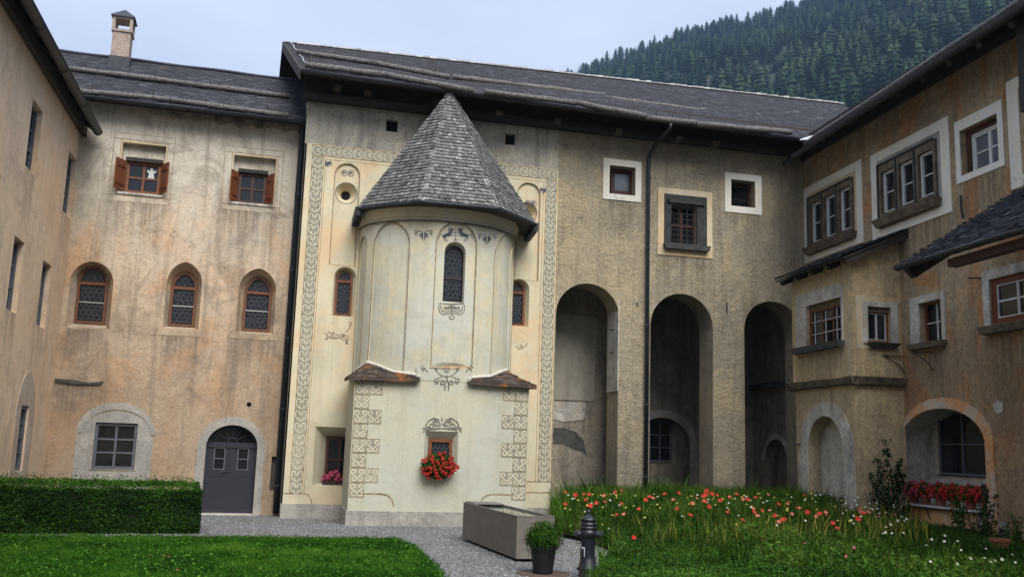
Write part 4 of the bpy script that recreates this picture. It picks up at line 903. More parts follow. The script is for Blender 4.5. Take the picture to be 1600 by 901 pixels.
# roof of the church
EN = .88; a_ = PF.uv(470, 113, EN); b_ = PF.uv(1247, 219, EN); RN = -3.5; c_ = PF.uv(443, 67, RN); d_ = PF.uv(1330, 165, RN)
sl = (b_[1]-a_[1])/(b_[0]-a_[0]); sr_ = (d_[1]-c_[1])/(d_[0]-c_[0])
UX = 15.5
A, B = PF.pt(a_[0], a_[1]+.06, EN), PF.pt(UX, b_[1]+sl*(UX-b_[0])+.06, EN); D, C = PF.pt(c_[0], c_[1], RN), PF.pt(UX, d_[1]+sr_*(UX-d_[0]), RN)
FR = (A, B, C, D)
slab_roof(A, B, C, D, .10, 'roof_boarding', MT['wood_dark'], church)
shingles(A, B, C, D, 'roof_shingles', MT['slate'], church, .115, .14, .016, .8)
E1, E2 = PF.pt(c_[0]-.12, a_[1]+.2, -8.2), PF.pt(UX, b_[1]+.2, -8.2)
slab_roof(D, C, E2, E1, .10, 'rear_roof', MT['wood_dark'], church)
m = MB()
for i in range(90):
    t = i/90; p, q = D.lerp(C, t), D.lerp(C, t+.0105); h_ = random.uniform(.02, .05)
    m.cur = random.uniform(.5, 1); m.hexa([p+PF.n*.09, q+PF.n*.09, q-PF.n*.09, p-PF.n*.09], [p+PF.n*.08+Vector((0, 0, h_)), q+PF.n*.08+Vector((0, 0, h_+.012)), q-PF.n*.08+Vector((0, 0, h_+.012)), p-PF.n*.08+Vector((0, 0, h_))])
m.build('ridge_shingles', MT['cone'], church, kind='stuff')
gutter(A+PF.n*.06-Vector((0, 0, .03)), B.lerp(A, .235)+PF.n*.06-Vector((0, 0, .03)), church, .06)
# verge boards at the left end
m = MB(); up = Vector((0, 0, 1))
for p, q in ((A, D), (D, E1)): m.hexa([p-PF.d*.03-up*.2, q-PF.d*.03-up*.2, q-PF.d*.03+up*.035, p-PF.d*.03+up*.035], [p+PF.d*.01-up*.2, q+PF.d*.01-up*.2, q+PF.d*.01+up*.035, p+PF.d*.01+up*.035])
m.build('verge_board', MT['wood_dark'], church)
MB().ribbon(type('Q', (), {'pt': staticmethod(lambda u, z, n=0: A.lerp(D, u)+PF.d*z+up*(.035+n))}), [(k/8, .16+.04*(k % 2)) for k in range(9)], .014, .0, .02).build('verge_flashing', MT['zinc'], church)
# timber band under the eaves, soffit boards and beam ends
MB().box(PF, -.10, UE+.1, ZT-.02, ZT+.75, -.12, .06).build('timber_band', MT['wood_dark'], church)
MB().box(PF, -.12, UE+.1, ZT-.30+.28, ZT+.10, .055, .30).build('eaves_beam', MT['wood_dark'], church)
m = MB().face([PF.pt(0, -.2, 0), PF.pt(0, ZT+1, 0), PF.pt(0, ZT+2.6, -3.5), PF.pt(0, ZT+1, -7.5), PF.pt(0, -.2, -7.5)]); m.build('gable_wall', MT['f_top'], church)
for x, y in ((527, 137), (575, 145), (683, 158), (781, 176), (872, 189), (968, 204), (1062, 216), (1120, 224)):
    c = PF.uv(x, y, .34); MB().box(PF, c[0]-.075, c[0]+.075, c[1]-.06, c[1]+.06, .1, .345).build('beam_end', MT['stone'], church)
for a in [((464, 80), (580, 97)), ((580, 97), (702, 120)), ((708, 120), (800, 131)), ((800, 131), (944, 148)), ((946, 152), (1090, 172)), ((1090, 172), (1140, 172)), ((1140, 172), (1275, 186)),
          ((477, 101), (600, 116)), ((600, 116), (740, 141)), ((757, 143), (900, 160)), ((900, 160), (1010, 181)), ((1012, 183), (1090, 192)), ((1090, 193), (1236, 206))]:
    snow_log([rpt(*FR, *a[0], .10), rpt(*FR, *a[1], .10)], .066, church)
# drainpipes
def pipe(P, px, n, r, parent, extra=None):
    pts = [P.pt(*P.uv(*p, n), n) for p in px]
    if extra: pts = extra+pts
    o = MB().tube(pts, r, 10).build('drainpipe', MT['metal'], parent, smooth=True)
    for k in (.12, .35, .58, .8, .93):
        a, b = pts[-2], pts[-1]; p = a.lerp(b, k); MB().tube([p, p+Vector((0, 0, .04))], r*1.25, 10).build('pipe_clip', MT['metal'], o)
    return o
p0 = PF.uv(1013.5, 240, .09); p1 = PF.uv(1009, 772, .09); pu = (p0[0]+p1[0])/2
ge = A.lerp(B, (pu-a_[0])/(UX-a_[0]))+PF.n*.05-Vector((0, 0, .08))
o = MB().tube([ge+PF.d*.18, ge+PF.d*.18-up*.12, PF.pt(pu+.12, ZT-.12, .40), PF.pt(pu+.02, ZT-.35, .14), PF.pt(pu, ZT-.5, .09), PF.pt(pu, .15, .09)], .043, 10).build('drainpipe', MT['metal'], church, smooth=True, label='dark drainpipe between the first two arches')
for z in (.5, 1.0, 2.6, 4.4, 6.2, 7.9): MB().tube([PF.pt(pu, z, .09), PF.pt(pu, z+.05, .09)], .055, 10).build('pipe_clip', MT['metal'], o)
MB().tube([PF.pt(pu+.075, .3, .05), PF.pt(pu+.075, 2.2, .05), PF.pt(pu+.08, 4.6, .05)], .009, 5).build('lightning_cable', MT['log'], church)
l0 = PL.uv(481, 212, .16); l1 = PL.uv(436, 801, .16); lu = (l0[0]+l1[0])/2-.10
o = MB().tube([PL.pt(lu, ZL-.02, .28), PL.pt(lu, ZL-.25, .16), PL.pt(lu, .05, .16)], .062, 10).build('drainpipe', MT['metal'], wing, smooth=True, label='dark drainpipe in the corner beside the painted wall')
for z in (.6, 2.2, 3.7, 5.2, 6.9): MB().tube([PL.pt(lu, z, .16), PL.pt(lu, z+.05, .16)], .07, 10).build('pipe_clip', MT['metal'], o)
MB().box(PL, lu+.05, lu+.30, -.2, ZL, .0, .09).build('pipe_shadow_strip', MT['stonegrey'], wing)  # dark strip standing in for the drainpipe's shadow in the corner
# ---------------------------------------------------------------- apse
apse = thing('chapel_apse', 'cream round apse with conical shingle roof standing on a square painted base', 'building', PF.pt(2.98, 0, 0))
U0, U1, ZB = 1.215, 4.755, 2.83
sw = PB.rect((664, 672), (716, 673.7), (714, 738), (661, 736)); sf = PB.rect((669.8, 685.5), (704.7, 686.3), (704, 730), (669, 729), n=-.16)
m = MB().sheet(PB, R4(U0, U1, -.1, ZB+.02), [R4(*sw)], 0, .8); m.reveal(PB, R4(*sw), R4(*sf), 0, -.16)
m.face([PF.pt(U0, -.1, 0), PF.pt(U0, -.1, 1.47), PF.pt(U0, ZB+.02, 1.47), PF.pt(U0, ZB+.02, 0)]); m.face([PF.pt(U1, -.1, 1.47), PF.pt(U1, -.1, 0), PF.pt(U1, ZB+.02, 0), PF.pt(U1, ZB+.02, 1.47)])
m.face([PF.pt(U0, ZB+.02, 0), PF.pt(U0, ZB+.02, 1.47), PF.pt(U1, ZB+.02, 1.47), PF.pt(U1, ZB+.02, 0)])
m.box(PB, 2.98-.56, 2.98+.56, ZB-.0, 3.07, -.2, .008)
m.build('square_base', MT['apse'], apse)
window(PB, grow(R4(*sf), -.003), -.16, apse, 'wood_or', .045, 1, 1, glass='oldglass', hexr=.05)
m = MB().box(PB, U0-.03, U1+.03, -.3, .28, -1.46, .03); m.build('plinth', MT['grey'], apse)
rows = 8; h = (ZB-.06-.52)/rows
for i in range(rows):
    z1_ = ZB-.05-h*i; lng = i % 2 == 0
    quoin(PB, U0+.02, U0+(.55 if lng else .30), z1_-h, z1_, apse, 0, 4 if lng else 2)
    quoin(PB, U1-(.55 if lng else .30), U1-.02, z1_-h, z1_, apse, 0, 4 if lng else 2)
line(PB, [(543, 770), (595, 770.5), (606, 773), (612, 779), (615.5, 790)], .03, apse); line(PB, [(750, 788), (753, 779), (760, 773), (770, 771), (820, 772.5)], .03, apse)
# apse drum
EZ = 6.40; half = AP.k*pi/2
nic = []
def apse_arch(l, r_, ap_, zb):
    a, b, t = AP.uv(*l)[0], AP.uv(*r_)[0], AP.uv(*ap_)[1]
    return arch(a, b, zb, t, t-(b-a)*.55, False, 14)
n1_ = apse_arch((581, 450), (637, 450), (616, 346), 2.95); n2_ = apse_arch((678.5, 450), (742.5, 450), (714, 346.5), PB.uv(700, 573)[1]+.02)
n3_ = apse_arch((771, 450), (804.5, 450), (790, 362.5), 2.95)
n0_ = arch(-half+.10, AP.uv(571, 420)[0], 2.95, AP.uv(570, 368)[1], None, False, 10)
n4_ = arch(half-.75, half-.12, 2.95, 5.9, None, False, 10)
aw_o = arch(AP.uv(693, 440)[0], AP.uv(727, 440)[0], AP.uv(707, 471.5)[1], AP.uv(710.5, 376.5)[1], None, False, 14)
aw_i = arch(AP.uv(690.6+1.5, 440, -.2)[0], AP.uv(721, 440, -.2)[0], AP.uv(707, 470.5, -.2)[1], AP.uv(708.5, 385, -.2)[1], None, False, 14)
NI = -.035
outer = R4(-half, half, ZB-.02, EZ)
m = MB().sheet(AP, outer, [n0_, n1_, n2_, n3_, n4_], 0, .17)
for q in (n0_, n1_, n2_, n3_, n4_):
    q2 = q
    m.reveal(AP, q, q, 0, NI); m.sheet(AP, q, [aw_o] if q is n2_ else [], NI, .17)
m.reveal(AP, aw_o, aw_i, NI, -.2)
m.build('drum_wall', MT['apse'], apse, smooth=False)
for q in (n0_, n1_, n3_): edge(AP, q[1:]+q[:1], .016, .001, apse, 'brownline', False)
edge(AP, n2_, .018, .001, apse)
zz = [p[1] for p in aw_i]
def midbar(w): MB().box(AP, min(p[0] for p in aw_i), max(p[0] for p in aw_i), 4.93, 4.98, -.2, -.15).build('cross_bar', MT['iron'], w)
window(AP, grow(aw_i, -.003), -.2, apse, 'iron', .012, 1, 1, glass='oldglass', hexr=.060, extra=midbar)
# cornice moulding rings
m = MB(); N = 40
for z0_, z1_, n_ in ((EZ-.30, EZ-.275, .02), (EZ-.275, EZ-.24, .045), (EZ-.24, EZ-.0, .12)):
    for i in range(N):
        a, b = -half+2*half*i/N, -half+2*half*(i+1)/N; nb_ = .02 if n_ < .04 else .03
        m.face([AP.pt(a, z0_, 0.002 if n_ == .02 else .035), AP.pt(b, z0_, .002 if n_ == .02 else .035), AP.pt(b, z1_, n_), AP.pt(a, z1_, n_)])
        m.face([AP.pt(a, z0_, .0), AP.pt(b, z0_, .0), AP.pt(b, z0_, .035), AP.pt(a, z0_, .035)][::-1])
m.build('cornice', MT['apse'], apse)
m = MB()
for z_ in (EZ-.305, EZ-.24): m.ribbon(AP, [(-half+2*half*i/N, z_) for i in range(N+1)], .022, .0, .040)
m.build('dark_moulding_line', MT['ink'], apse)
# paintings on the drum
m = MB(); nn = NI
for f, cx in ((1, 700.5), (-1, 724.5)):
    bx_ = lambda pts: [(cx+f*x, 365+y) for x, y in pts]
    blob(m, AP, bx_([(-9, 2), (-4, -1), (1, -3), (3, -7), (6, -10), (8, -8), (7, -5), (5, 0), (3, 3), (-3, 4), (-8, 5)])[::(-1 if f > 0 else 1)], nn, .005)
    ornament(m, AP, nn, [bx_([(-8, 3), (-6, 8), (-3, 11)]), bx_([(-6, 4), (-2, 8), (-1, 11)]), bx_([(3, 0), (7, -3), (11, -2)]), bx_([(3, 2), (8, 1), (10, 3)]), bx_([(-9, 2), (-12, -1), (-14, 2), (-15, 7)]), bx_([(5, -9), (9, -7), (11, -5)]), bx_([(0, -4), (1, -8), (4, -11)])], .012)
ornament(m, AP, nn, [[(712.5, 361), (712.5, 376)], [(708, 374), (717, 374)]]+[curl(x, 355+abs(x-712)*.12, 2, 60, .9) for x in (703, 708, 713, 718, 723)], .010)
m.build('painted_horses', MT['blueink'], apse, label='pair of rearing blue black horses painted above the window')
m = MB()
for cx, cy in ((662, 366), (761, 372)):
    for s in (-1, 1):
        ornament(m, AP, 0, [[(cx+s*1, cy-3), (cx+s*4, cy-6), (cx+s*8, cy-6), (cx+s*10, cy-3)], [(cx+s*12, cy-8), (cx+s*12, cy+2)], [(cx+s*9.5, cy-6), (cx+s*15, cy-6)], [(cx+s*9.5, cy-2), (cx+s*15, cy-2)], [(cx+s*4, cy-3), (cx+s*5, cy+4)], [(cx+s*6, cy-2), (cx+s*7, cy+3)]], .011)
        blob(m, AP, [(cx+s*1, cy-3), (cx+s*5, cy-2), (cx+s*3, cy+5), (cx+s*1, cy+9)][::s], 0, .005)
m.build('painted_creature', MT['blueink'], apse)
m = MB()
for s in (-1, 1):
    c = 706.5
    ornament(m, AP, NI+.001, [[(c+s*x, y) for x, y in ((0, 474), (19, 473), (21, 479), (19, 487), (12, 490.5), (3, 488), (0, 484))], [(c+s*x, y) for x, y in ((18, 476), (16, 484), (10, 487), (3, 484))], [(c+s*x, y) for x, y in ((0, 488), (2, 492), (4, 494), (3, 497), (0, 497.5))],
        [(c+s*x, y) for x, y in curl(11, 480, 3.4, 90, 1.1)], [(c+s*x, y) for x, y in curl(4.5, 479, 2.8, 0, 1.1)]], .016)
blob(m, AP, [(704, 478), (706.5, 475), (709, 478), (708, 485), (705, 485)], NI)
m.build('painted_basket', MT['ink'], apse, label='black scrollwork basket painted under the window')
# scrolls on the base
m = MB(); c = 698
for s in (-1, 1):
    X = lambda pts: [(c+s*x, y) for x, y in pts]
    ornament(m, PB, .009, [X([(0, 588), (8, 586), (15, 580), (17, 575)]), X(curl(17, 594, 4.5, 90, 1.2, 1)), X(curl(6, 597, 4.5, 60, 1.2, -1)), X([(0, 591), (3, 599), (4, 603)]), X([(8, 588), (14, 590)]), X(curl(38, 572, 3.5, 0, 1)), X([(35, 574), (32, 578), (30, 581)]), X([(2, 573), (5, 577), (2, 581)]), X([(2, 601), (3, 608)])], .016)
    blob(m, PB, X([(13, 574), (21, 573), (17, 580)])[::-s], .009, .005); blob(m, PB, X([(32, 572), (38, 576), (40, 580), (36, 578)])[::s], .009, .005); blob(m, PB, X([(2, 603), (4, 606), (2.5, 610)])[::-s], .009, .005)
    ornament(m, PB, .009, [[(691+s*x, y) for x, y in pts] for pts in (curl(6, 660, 5, 180, 1.2, -1), curl(16, 665, 5.5, 150, 1.2, 1), curl(12, 656, 3, 0, 1), curl(23, 668, 3.5, 90, 1.2), [(0, 668), (6, 668), (12, 669), (24, 670)], [(5, 655), (14, 652), (22, 657), (26, 664), (27, 669)], [(27, 670), (30, 674)])], .016)
    blob(m, PB, [(691+s*x, y) for x, y in ((26, 668), (32, 667), (30, 670), (26, 670))][::s], 0, .005)
m.build('painted_scrollwork', MT['ink'], apse, kind='stuff'); m = MB()
blob(m, PB, [(696, 588), (698, 584), (700.5, 588), (698, 593)][::-1], .009, .005); blob(m, PB, [(689.5, 656), (690.5, 649), (692, 656)][::-1], .009, .005); blob(m, PB, [(696.5, 581), (698, 573), (699.5, 581)][::-1], .009, .005)
m.build('painted_leaf', MT['ink'], apse, kind='stuff')
MB().ribbon(PB, [PB.uv(671, 572.5), PB.uv(734, 573.5)], .035, -.005, .006).build('ochre_line', MT['orange'], apse)
# corner roofs
for s in (-1, 1):
    def Q(a, n_, z): return PF.pt(2.98+s*a, z, n_)
    outp = [Q(.50, 1.60, ZB+.02), Q(1.0, 1.60, ZB), Q(1.55, 1.61, ZB), Q(1.90, 1.60, ZB-.02), Q(1.90, 1.1, ZB), Q(1.89, .45, ZB+.02)]
    inn = []
    for t, zz_ in ((.32, .07), (.62, .13), (.86, .26), (1.03, .32), (1.25, .20), (1.45, .10)): inn.append(Q(1.70*sin(t), 1.50*cos(t), ZB+zz_+.0))
    th = Vector((0, 0, .055)); m = MB()
    for k in range(5):
        q = [outp[k], outp[k+1], inn[k+1], inn[k]]
        m.hexa([p-th for p in q][::s], [p for p in q][::s])
    cr_ = m.build('corner_roof', MT['slab'], apse, label='lichened stone slab roof on the '+('left' if s < 0 else 'right')+' corner of the base')
    m = MB()
    for k in range(5):
        nrw = 5
        for r in range(nrw):
            for cN in range(3):
                a0_, a1_ = cN/3+.02, (cN+1)/3-.02; t0, t1 = r/nrw, min((r+1.2)/nrw, 1)
                L0, L1 = outp[k].lerp(inn[k], t0), outp[k+1].lerp(inn[k+1], t0); M0, M1 = outp[k].lerp(inn[k], t1), outp[k+1].lerp(inn[k+1], t1)
                hz = Vector((0, 0, random.uniform(.016, .034))); m.cur = random.random()
                P4 = [L0.lerp(L1, a0_)+hz, L0.lerp(L1, a1_)+hz, M0.lerp(M1, a1_)+hz*.2, M0.lerp(M1, a0_)+hz*.2]
                m.hexa([p-hz*.9 for p in P4][::s], P4[::s])
    m.build('stone_slabs', MT['slab'], cr_, kind='stuff')
    MB().tube([p+Vector((0, 0, .03)) for p in inn]+[inn[-1]+Vector((0, 0, .03))], [.05, .04, .045, .05, .045, .035, .03], 6).build('mortar_fillet', MT['mortar'], cr_)
    if True: MB().tube([outp[0].lerp(inn[0], k)+Vector((0, 0, .02)) for k in (0.05, .5, 1)], .035, 6).build('mortar_fillet', MT['mortar'], cr_)
# conical roof
apx = PF.pt(*PF.uv(703, 141, .9), .9); au = PF.uv(703, 141, .9)[0]
wpx = PF.pt(au, apx.z-.02, .0)
def E(a, n_, z=EZ): return PF.pt(3.05+a, z, n_)
ev = [E(-1.90, -.0, EZ-.10), E(-1.90, .80), E(-.76, 1.88), E(.80, 1.88), E(1.93, .80), E(1.95, .0, EZ-.10)]
cone = tag(put('roof_cone', None, apse, (0, 0, 0)))
cone_deck = MB()
for k in range(5):
    a, b = ev[k], ev[k+1]
    if k in (0, 4):
        q = (a, b, apx, wpx) if k == 0 else (a, b, wpx, apx)
        cone_deck.face(q); shingles(q[0], q[1], q[2], q[3], 'shingles', MT['cone'], cone, .085, .085, .016, 1.2)
    else:
        cone_deck.face((a, b, apx)); shingles(a, b, apx, apx, 'shingles', MT['cone'], cone, .082, .066, .027, .7)
    n_ = (b-a).cross(apx-a).normalized()
    cone_deck.face([a, a+Vector((0, 0, -.06)), b+Vector((0, 0, -.06)), b])
# underside
for k in range(5):
    a, b = ev[k], ev[k+1]; t0 = (-half, -half*.62, -half*.26, half*.26, half*.62, half)
    cone_deck.face([a+Vector((0, 0, -.06)), b+Vector((0, 0, -.06)), AP.pt(t0[k+1], EZ-.03, .0), AP.pt(t0[k], EZ-.03, .0)][::-1])
cone_deck.build('roof_deck', MT['wood_dark'], cone)
m = MB()
for k in (1, 2, 3, 4):
    a = ev[k]
    for j in range(34):
        p, q = a.lerp(apx, j/34), a.lerp(apx, (j+1.15)/34); dd = (q-p).normalized(); out = ((a-PF.pt(3.05, a.z, .3))*Vector((1, 1, 0))).normalized(); sdv = dd.cross(out).normalized(); m.cur = random.random()
        w_ = .045*(1-j/40)+.02; o_ = out*(.030)
        m.hexa([p-sdv*w_-o_*.2, p+sdv*w_-o_*.2, q+sdv*w_-o_*.2, q-sdv*w_-o_*.2], [p-sdv*w_+o_*.4, p+sdv*w_+o_*.4, q+sdv*w_, q-sdv*w_])
m.build('hip_shingles', MT['cone'], cone, kind='stuff')
for k in range(1, 4): MB().tube([ev[k]+Vector((0, 0, -.03)), ev[k+1]+Vector((0, 0, -.03))], .032, 6).build('eaves_roll', MT['metal'], cone)
# rounded eaves rolls where the roof returns to the wall
for a, b in ((ev[0], ev[1]), (ev[5], ev[4])):
    for j in range(6):
        p = a.lerp(b, (j+.5)/6); MB().tube([p+Vector((0, 0, -.16)), p+Vector((0, 0, .02))], .075, 8).build('eaves_tile', MT['metal'], cone)
# ---------------------------------------------------------------- right building
east = thing('monastery_building', 'rusty ochre building on the right with white framed windows and wide orange arch', 'building', PR.pt(0, 0, 0))
UR = 20.0; ZR = PR.uv(1476, 121)[1]
t1 = [rc(PR, (1263.3, 301), (1338.7, 267.4), (1340, 370.5), (1264.6, 401)), rc(PR, (1256.7, 294), (1348, 248.7), (1349, 376.6), (1257.5, 413)), rc(PR, (1267.3, 308), (1334, 278), (1336.6, 365), (1266, 390))]
t2 = [rc(PR, (1372, 251.4), (1470.6, 204.5), (1473.2, 323.9), (1373.3, 359)), rc(PR, (1361.9, 240.7), (1485, 182), (1486.5, 335), (1364, 371.8)), rc(PR, (1377.3, 257), (1464, 216.8), (1468, 315), (1376, 346))]
sg = [rc(PR, (1500.3, 204), (1558.7, 177), (1562, 250), (1502.8, 275.4)), rc(PR, (1492, 192), (1565.4, 155), (1571.4, 257.6), (1496, 288))]
nx = PR.uv(1573, 135)[0]; nz0, nz1 = PR.uv(1581, 297)[1], PR.uv(1573, 129)[1]
mw = [rc(PR, (1436, 474), (1472, 466), (1474, 531), (1439, 536)), rc(PR, (1422.5, 466), (1471.6, 454.6), (1478, 534), (1426, 535.4))]
mw[1] = R4(mw[1][0][0], mw[0][1][0]+.10, mw[1][0][1], mw[1][2][1])
rw0 = PR.uv(1549, 470)[0]; rwz1 = PR.uv(1550, 436)[1]; rwz0 = PR.uv(1552, 507)[1]
rw = [R4(rw0, rw0+1.25, rwz0, rwz1), R4(rw0-.17, rw0+1.42, rwz0-.03, rwz1+.17)]
ra = arch(PR.uv(1411, 740)[0], PR.uv(1543, 740)[0], PR.uv(1470, 791)[1]-.05, PR.uv(1474.5, 637)[1], PR.uv(1411, 696)[1]+.05, False, 24)
ro = arch(PR.uv(1407, 740)[0]-.02, PR.uv(1556.5, 740)[0], .3, PR.uv(1471.6, 620.6)[1], PR.uv(1407, 696)[1]+.05, False, 24)
def lights(P, q, z0=.0, z1=.0, k=3):
    (a, za), (b, _), (_, zb), _ = q; w = (b-a)/k; return [R4(a+w*i+w*.14, a+w*(i+1)-w*.12, za+z0, zb-z1) for i in range(k)]
L1, L2 = lights(PR, t1[2], .14, .16), lights(PR, t2[2], .16, .18)
hl = L1+L2+[sg[0], mw[0], rw[0], ra]
m = MB().sheet(PR, R4(-.0, UR, -.3, ZR+.3), hl, 0, 1.2)
for h_ in L1+L2: m.reveal(PR, h_, h_, 0, -.08)
for h_, d_2 in ((sg[0], -.24), (mw[0], -.18), (rw[0], -.10)): m.reveal(PR, h_, h_, 0, d_2)
m.build('wall', MT['r_wall'], east)
for t, L3 in ((t1, L1), (t2, L2)):
    ring(PR, t[1], t[0], -.004, .02, 'window_band', MT['white'], east, 'white band round a three light stone window')
    m = MB().sheet(PR, t[0], [t[2]], .008, 1); m.build('inner_field', MT['warmring'] if t is t1 else MT['grey'], east)
    m = MB().sheet(PR, t[2], L3, .06, 1); m.reveal(PR, t[2][::-1], t[2][::-1], .06, -.01)
    for q in L3: m.reveal(PR, q, q, .06, -.02)
    sf_ = m.build('stone_frame', MT['stone'], east)
    m = MB(); m.ribbon(PR, [t[2][0], t[2][3], t[2][2]], .035, .06, .095)
    for i in (1, 2):
        u = t[2][0][0]+(t[2][1][0]-t[2][0][0])*i/3; m.ribbon(PR, [(u, t[2][0][1]), (u, t[2][3][1])], .03, .06, .095)
    m.build('stone_moulding', MT['stonegrey'], sf_)
    a, b, z = t[2][0][0], t[2][1][0], t[2][0][1]
    sill(PR, a-.10, b+.10, z-.12, z+.04, .0, .20, east, 'stone', taper=.07)
    for q in L3: window(PR, grow(q, -.004), -.07, east, 'wood_white', .045, 1, 2, bar=.025, barmat='wood_white')
ring(PR, sg[1], sg[0], -.004, .02, 'window_band', MT['white'], east, 'white band round the single upper window')
q = sg[0]; MB().box(PR, q[0][0], q[0][0]+.10, q[0][1], q[2][1], -.235, -.12).build('wooden_jamb', MT['wood_brown'], east)
MB().box(PR, q[0][0]+.10, q[1][0], q[2][1]-.09, q[2][1], -.235, -.12).build('wooden_head', MT['wood_brown'], east)
window(PR, R4(q[0][0]+.11, q[1][0]-.005, q[0][1]+.01, q[2][1]-.10), -.22, east, 'wood_white', .035, 2, 2, bar=.03, barmat='wood_white', sashw=.035, glass='skyglass')
ring(PR, R4(nx, nx+2.0, nz0, nz1), R4(nx+.28, nx+1.7, nz0+.2, nz1-.2), -.004, .02, 'window_band', MT['white'], east)
ring(PR, mw[1], mw[0], -.004, .035, 'window_surround', MT['oldwhite'], east, 'worn white surround of the small four pane window')
window(PR, grow(mw[0], -.005), -.17, east, 'wood_or', .03, 2, 2, bar=.022, barmat='wood_white')
sill(PR, mw[1][0][0], mw[1][1][0]+.02, mw[1][0][1]-.10, mw[1][0][1]+.0, .0, .15, east, 'stone')
ring(PR, rw[1], rw[0], -.004, .04, 'window_surround', MT['oldwhite'], east, 'worn white surround of the right hand red framed window')
window(PR, grow(rw[0], -.005), -.08, east, 'wood_red', .10, 2, 2, bar=.04, barmat='wood_white', sashw=.025)
sill(PR, rw[1][0][0]-.02, rw[1][1][0]+.02, rw[1][0][1]-.13, rw[1][0][1]+.0, .0, .17, east, 'stone')
# wide arch recess
RD = -.62
ww = PR.rect((1470, 650), (1543, 655), (1542, 744), (1470.5, 740), n=RD)
wwq = R4(ww[0], ra[1][0]-.02, ww[2], ra[2][1]+.75)
m = MB(); m.reveal(PR, ra, ra, 0, RD); m.sheet(PR, ra, [], RD, 1); m.build('arch_recess', MT['oldwhite'], east)
ring(PR, ro, grow(ra, .001), -.004, .03, 'arch_band', MT['orange'], east, 'orange and white painted band of the wide arch')
wa = [p for p in clip_v(clip_h(ra, ww[2], True), ww[0], True)]
wa = [(p[0]-(.02 if p[0] > ra[1][0]-.1 else 0), p[1]-.02) for p in wa]
wi = MB().sheet(PR, wa, [], RD+.012, 2).build('window', MT['glass'], east)
m = MB(); a, b = ww[0], ra[1][0]-.02; z0 = ww[2]
m.ribbon(PR, [(a+.02, z0+1.2), (a+.02, z0+.02), (b, z0+.02)], .05, RD, RD+.05)
for k in (1, 2): m.box(PR, a+(b-a)*k/3-.016, a+(b-a)*k/3+.016, z0+.04, z0+1.25, RD+.013, RD+.045)
for k in (.58, 1.16): m.box(PR, a+.04, b, z0+k-.012, z0+k+.012, RD+.013, RD+.04)
m.build('glazing_bars', MT['frame_grey'], wi)
MB().box(PR, ww[0]-.13, ww[0]-.0, ww[2], ww[2]+1.0, RD+.0, RD+.07).build('inner_pilaster', MT['grey'], east)
shz = PR.uv(1470, 790, .12)[1]
MB().box(PR, ra[0][0]+.05, ra[1][0]-.02, shz-.04, shz-.01, -.55, .14).build('flower_shelf', MT['oldwhite'], east)
m = MB()
for u in np.linspace(ra[0][0]+.1, ra[1][0]-.1, 4): m.tube([PR.pt(u, shz-.03, .12), PR.pt(u, shz-.28, .02)], .012, 5)
m.build('shelf_bracket', MT['iron'], east)
# rubble foot of the wall
stone_me = []
for k in range(5):
    m = MB(); r_ = [random.uniform(.8, 1.2) for _ in range(8)]
    q = [(cos(2*pi*i/7)*.5*r_[i], sin(2*pi*i/7)*.36*r_[i]) for i in range(7)]
    PP = type('S', (), {'pt': staticmethod(lambda u, z, n=0: Vector((u, n, z)))})
    m.hexa([PP.pt(a, b, 0) for a, b in q][::-1], [PP.pt(a*.72, b*.7, -.22) for a, b in q][::-1])
    me = bpy.data.meshes.new('stone'); me.from_pydata([tuple(p) for p in m.v], [], m.f); me.materials.append(MT['stone'] if k % 2 else MT['grey']); stone_me.append(me)
rz_ = -atan2(PR.d.y, PR.d.x)
for i in range(86):
    u = random.uniform(3.9, 7.2); z = random.uniform(.12, .58); sc_ = random.uniform(.10, .24)
    o = put('stone', random.choice(stone_me), east, PR.pt(u, z, -.01)-Vector(east.location)); o.rotation_euler = (0, random.uniform(-.2, .2), atan2(PR.d.y, PR.d.x)); o.scale = (sc_*1.3, .16, sc_)
# plaster scars, brackets, hook
blobz = [PR.uv(*p) for p in ((1553, 632), (1560, 624), (1569, 628), (1568, 642), (1561, 646), (1555, 640))]
MB().prism(PR, blobz[::-1], -.002, .02).build('plaster_scar', MT['oldwhite'], east)
m = MB(); m.tube([PR.pt(*PR.uv(1506, 305), .06), PR.pt(*PR.uv(1507, 322), .07), PR.pt(*PR.uv(1508.5, 341), .05)], .022, 6); m.build('iron_hook', MT['iron'], east)
for (x0, y0), (x1, y1), (x2, y2) in (((1410, 556), (1435, 559), (1434, 580)), ((1454, 550), (1478, 552), (1478, 572))):
    u, z = PR.uv(x0+3, y0); m = MB(); m.tube([PR.pt(u, z, 0), PR.pt(u, z, -.02+.50)], .012, 5); m.tube([PR.pt(u, z-.35, 0), PR.pt(u, z-.18, .12), PR.pt(u, z, .42)], .010, 5); m.build('iron_bracket', MT['iron'], east)
c_2 = PR.uv(1533, 434); MB().tube([PR.pt(*c_2, 0), PR.pt(c_2[0]-.05, c_2[1], .22)], .014, 5).build('iron_pin', MT['iron'], east)
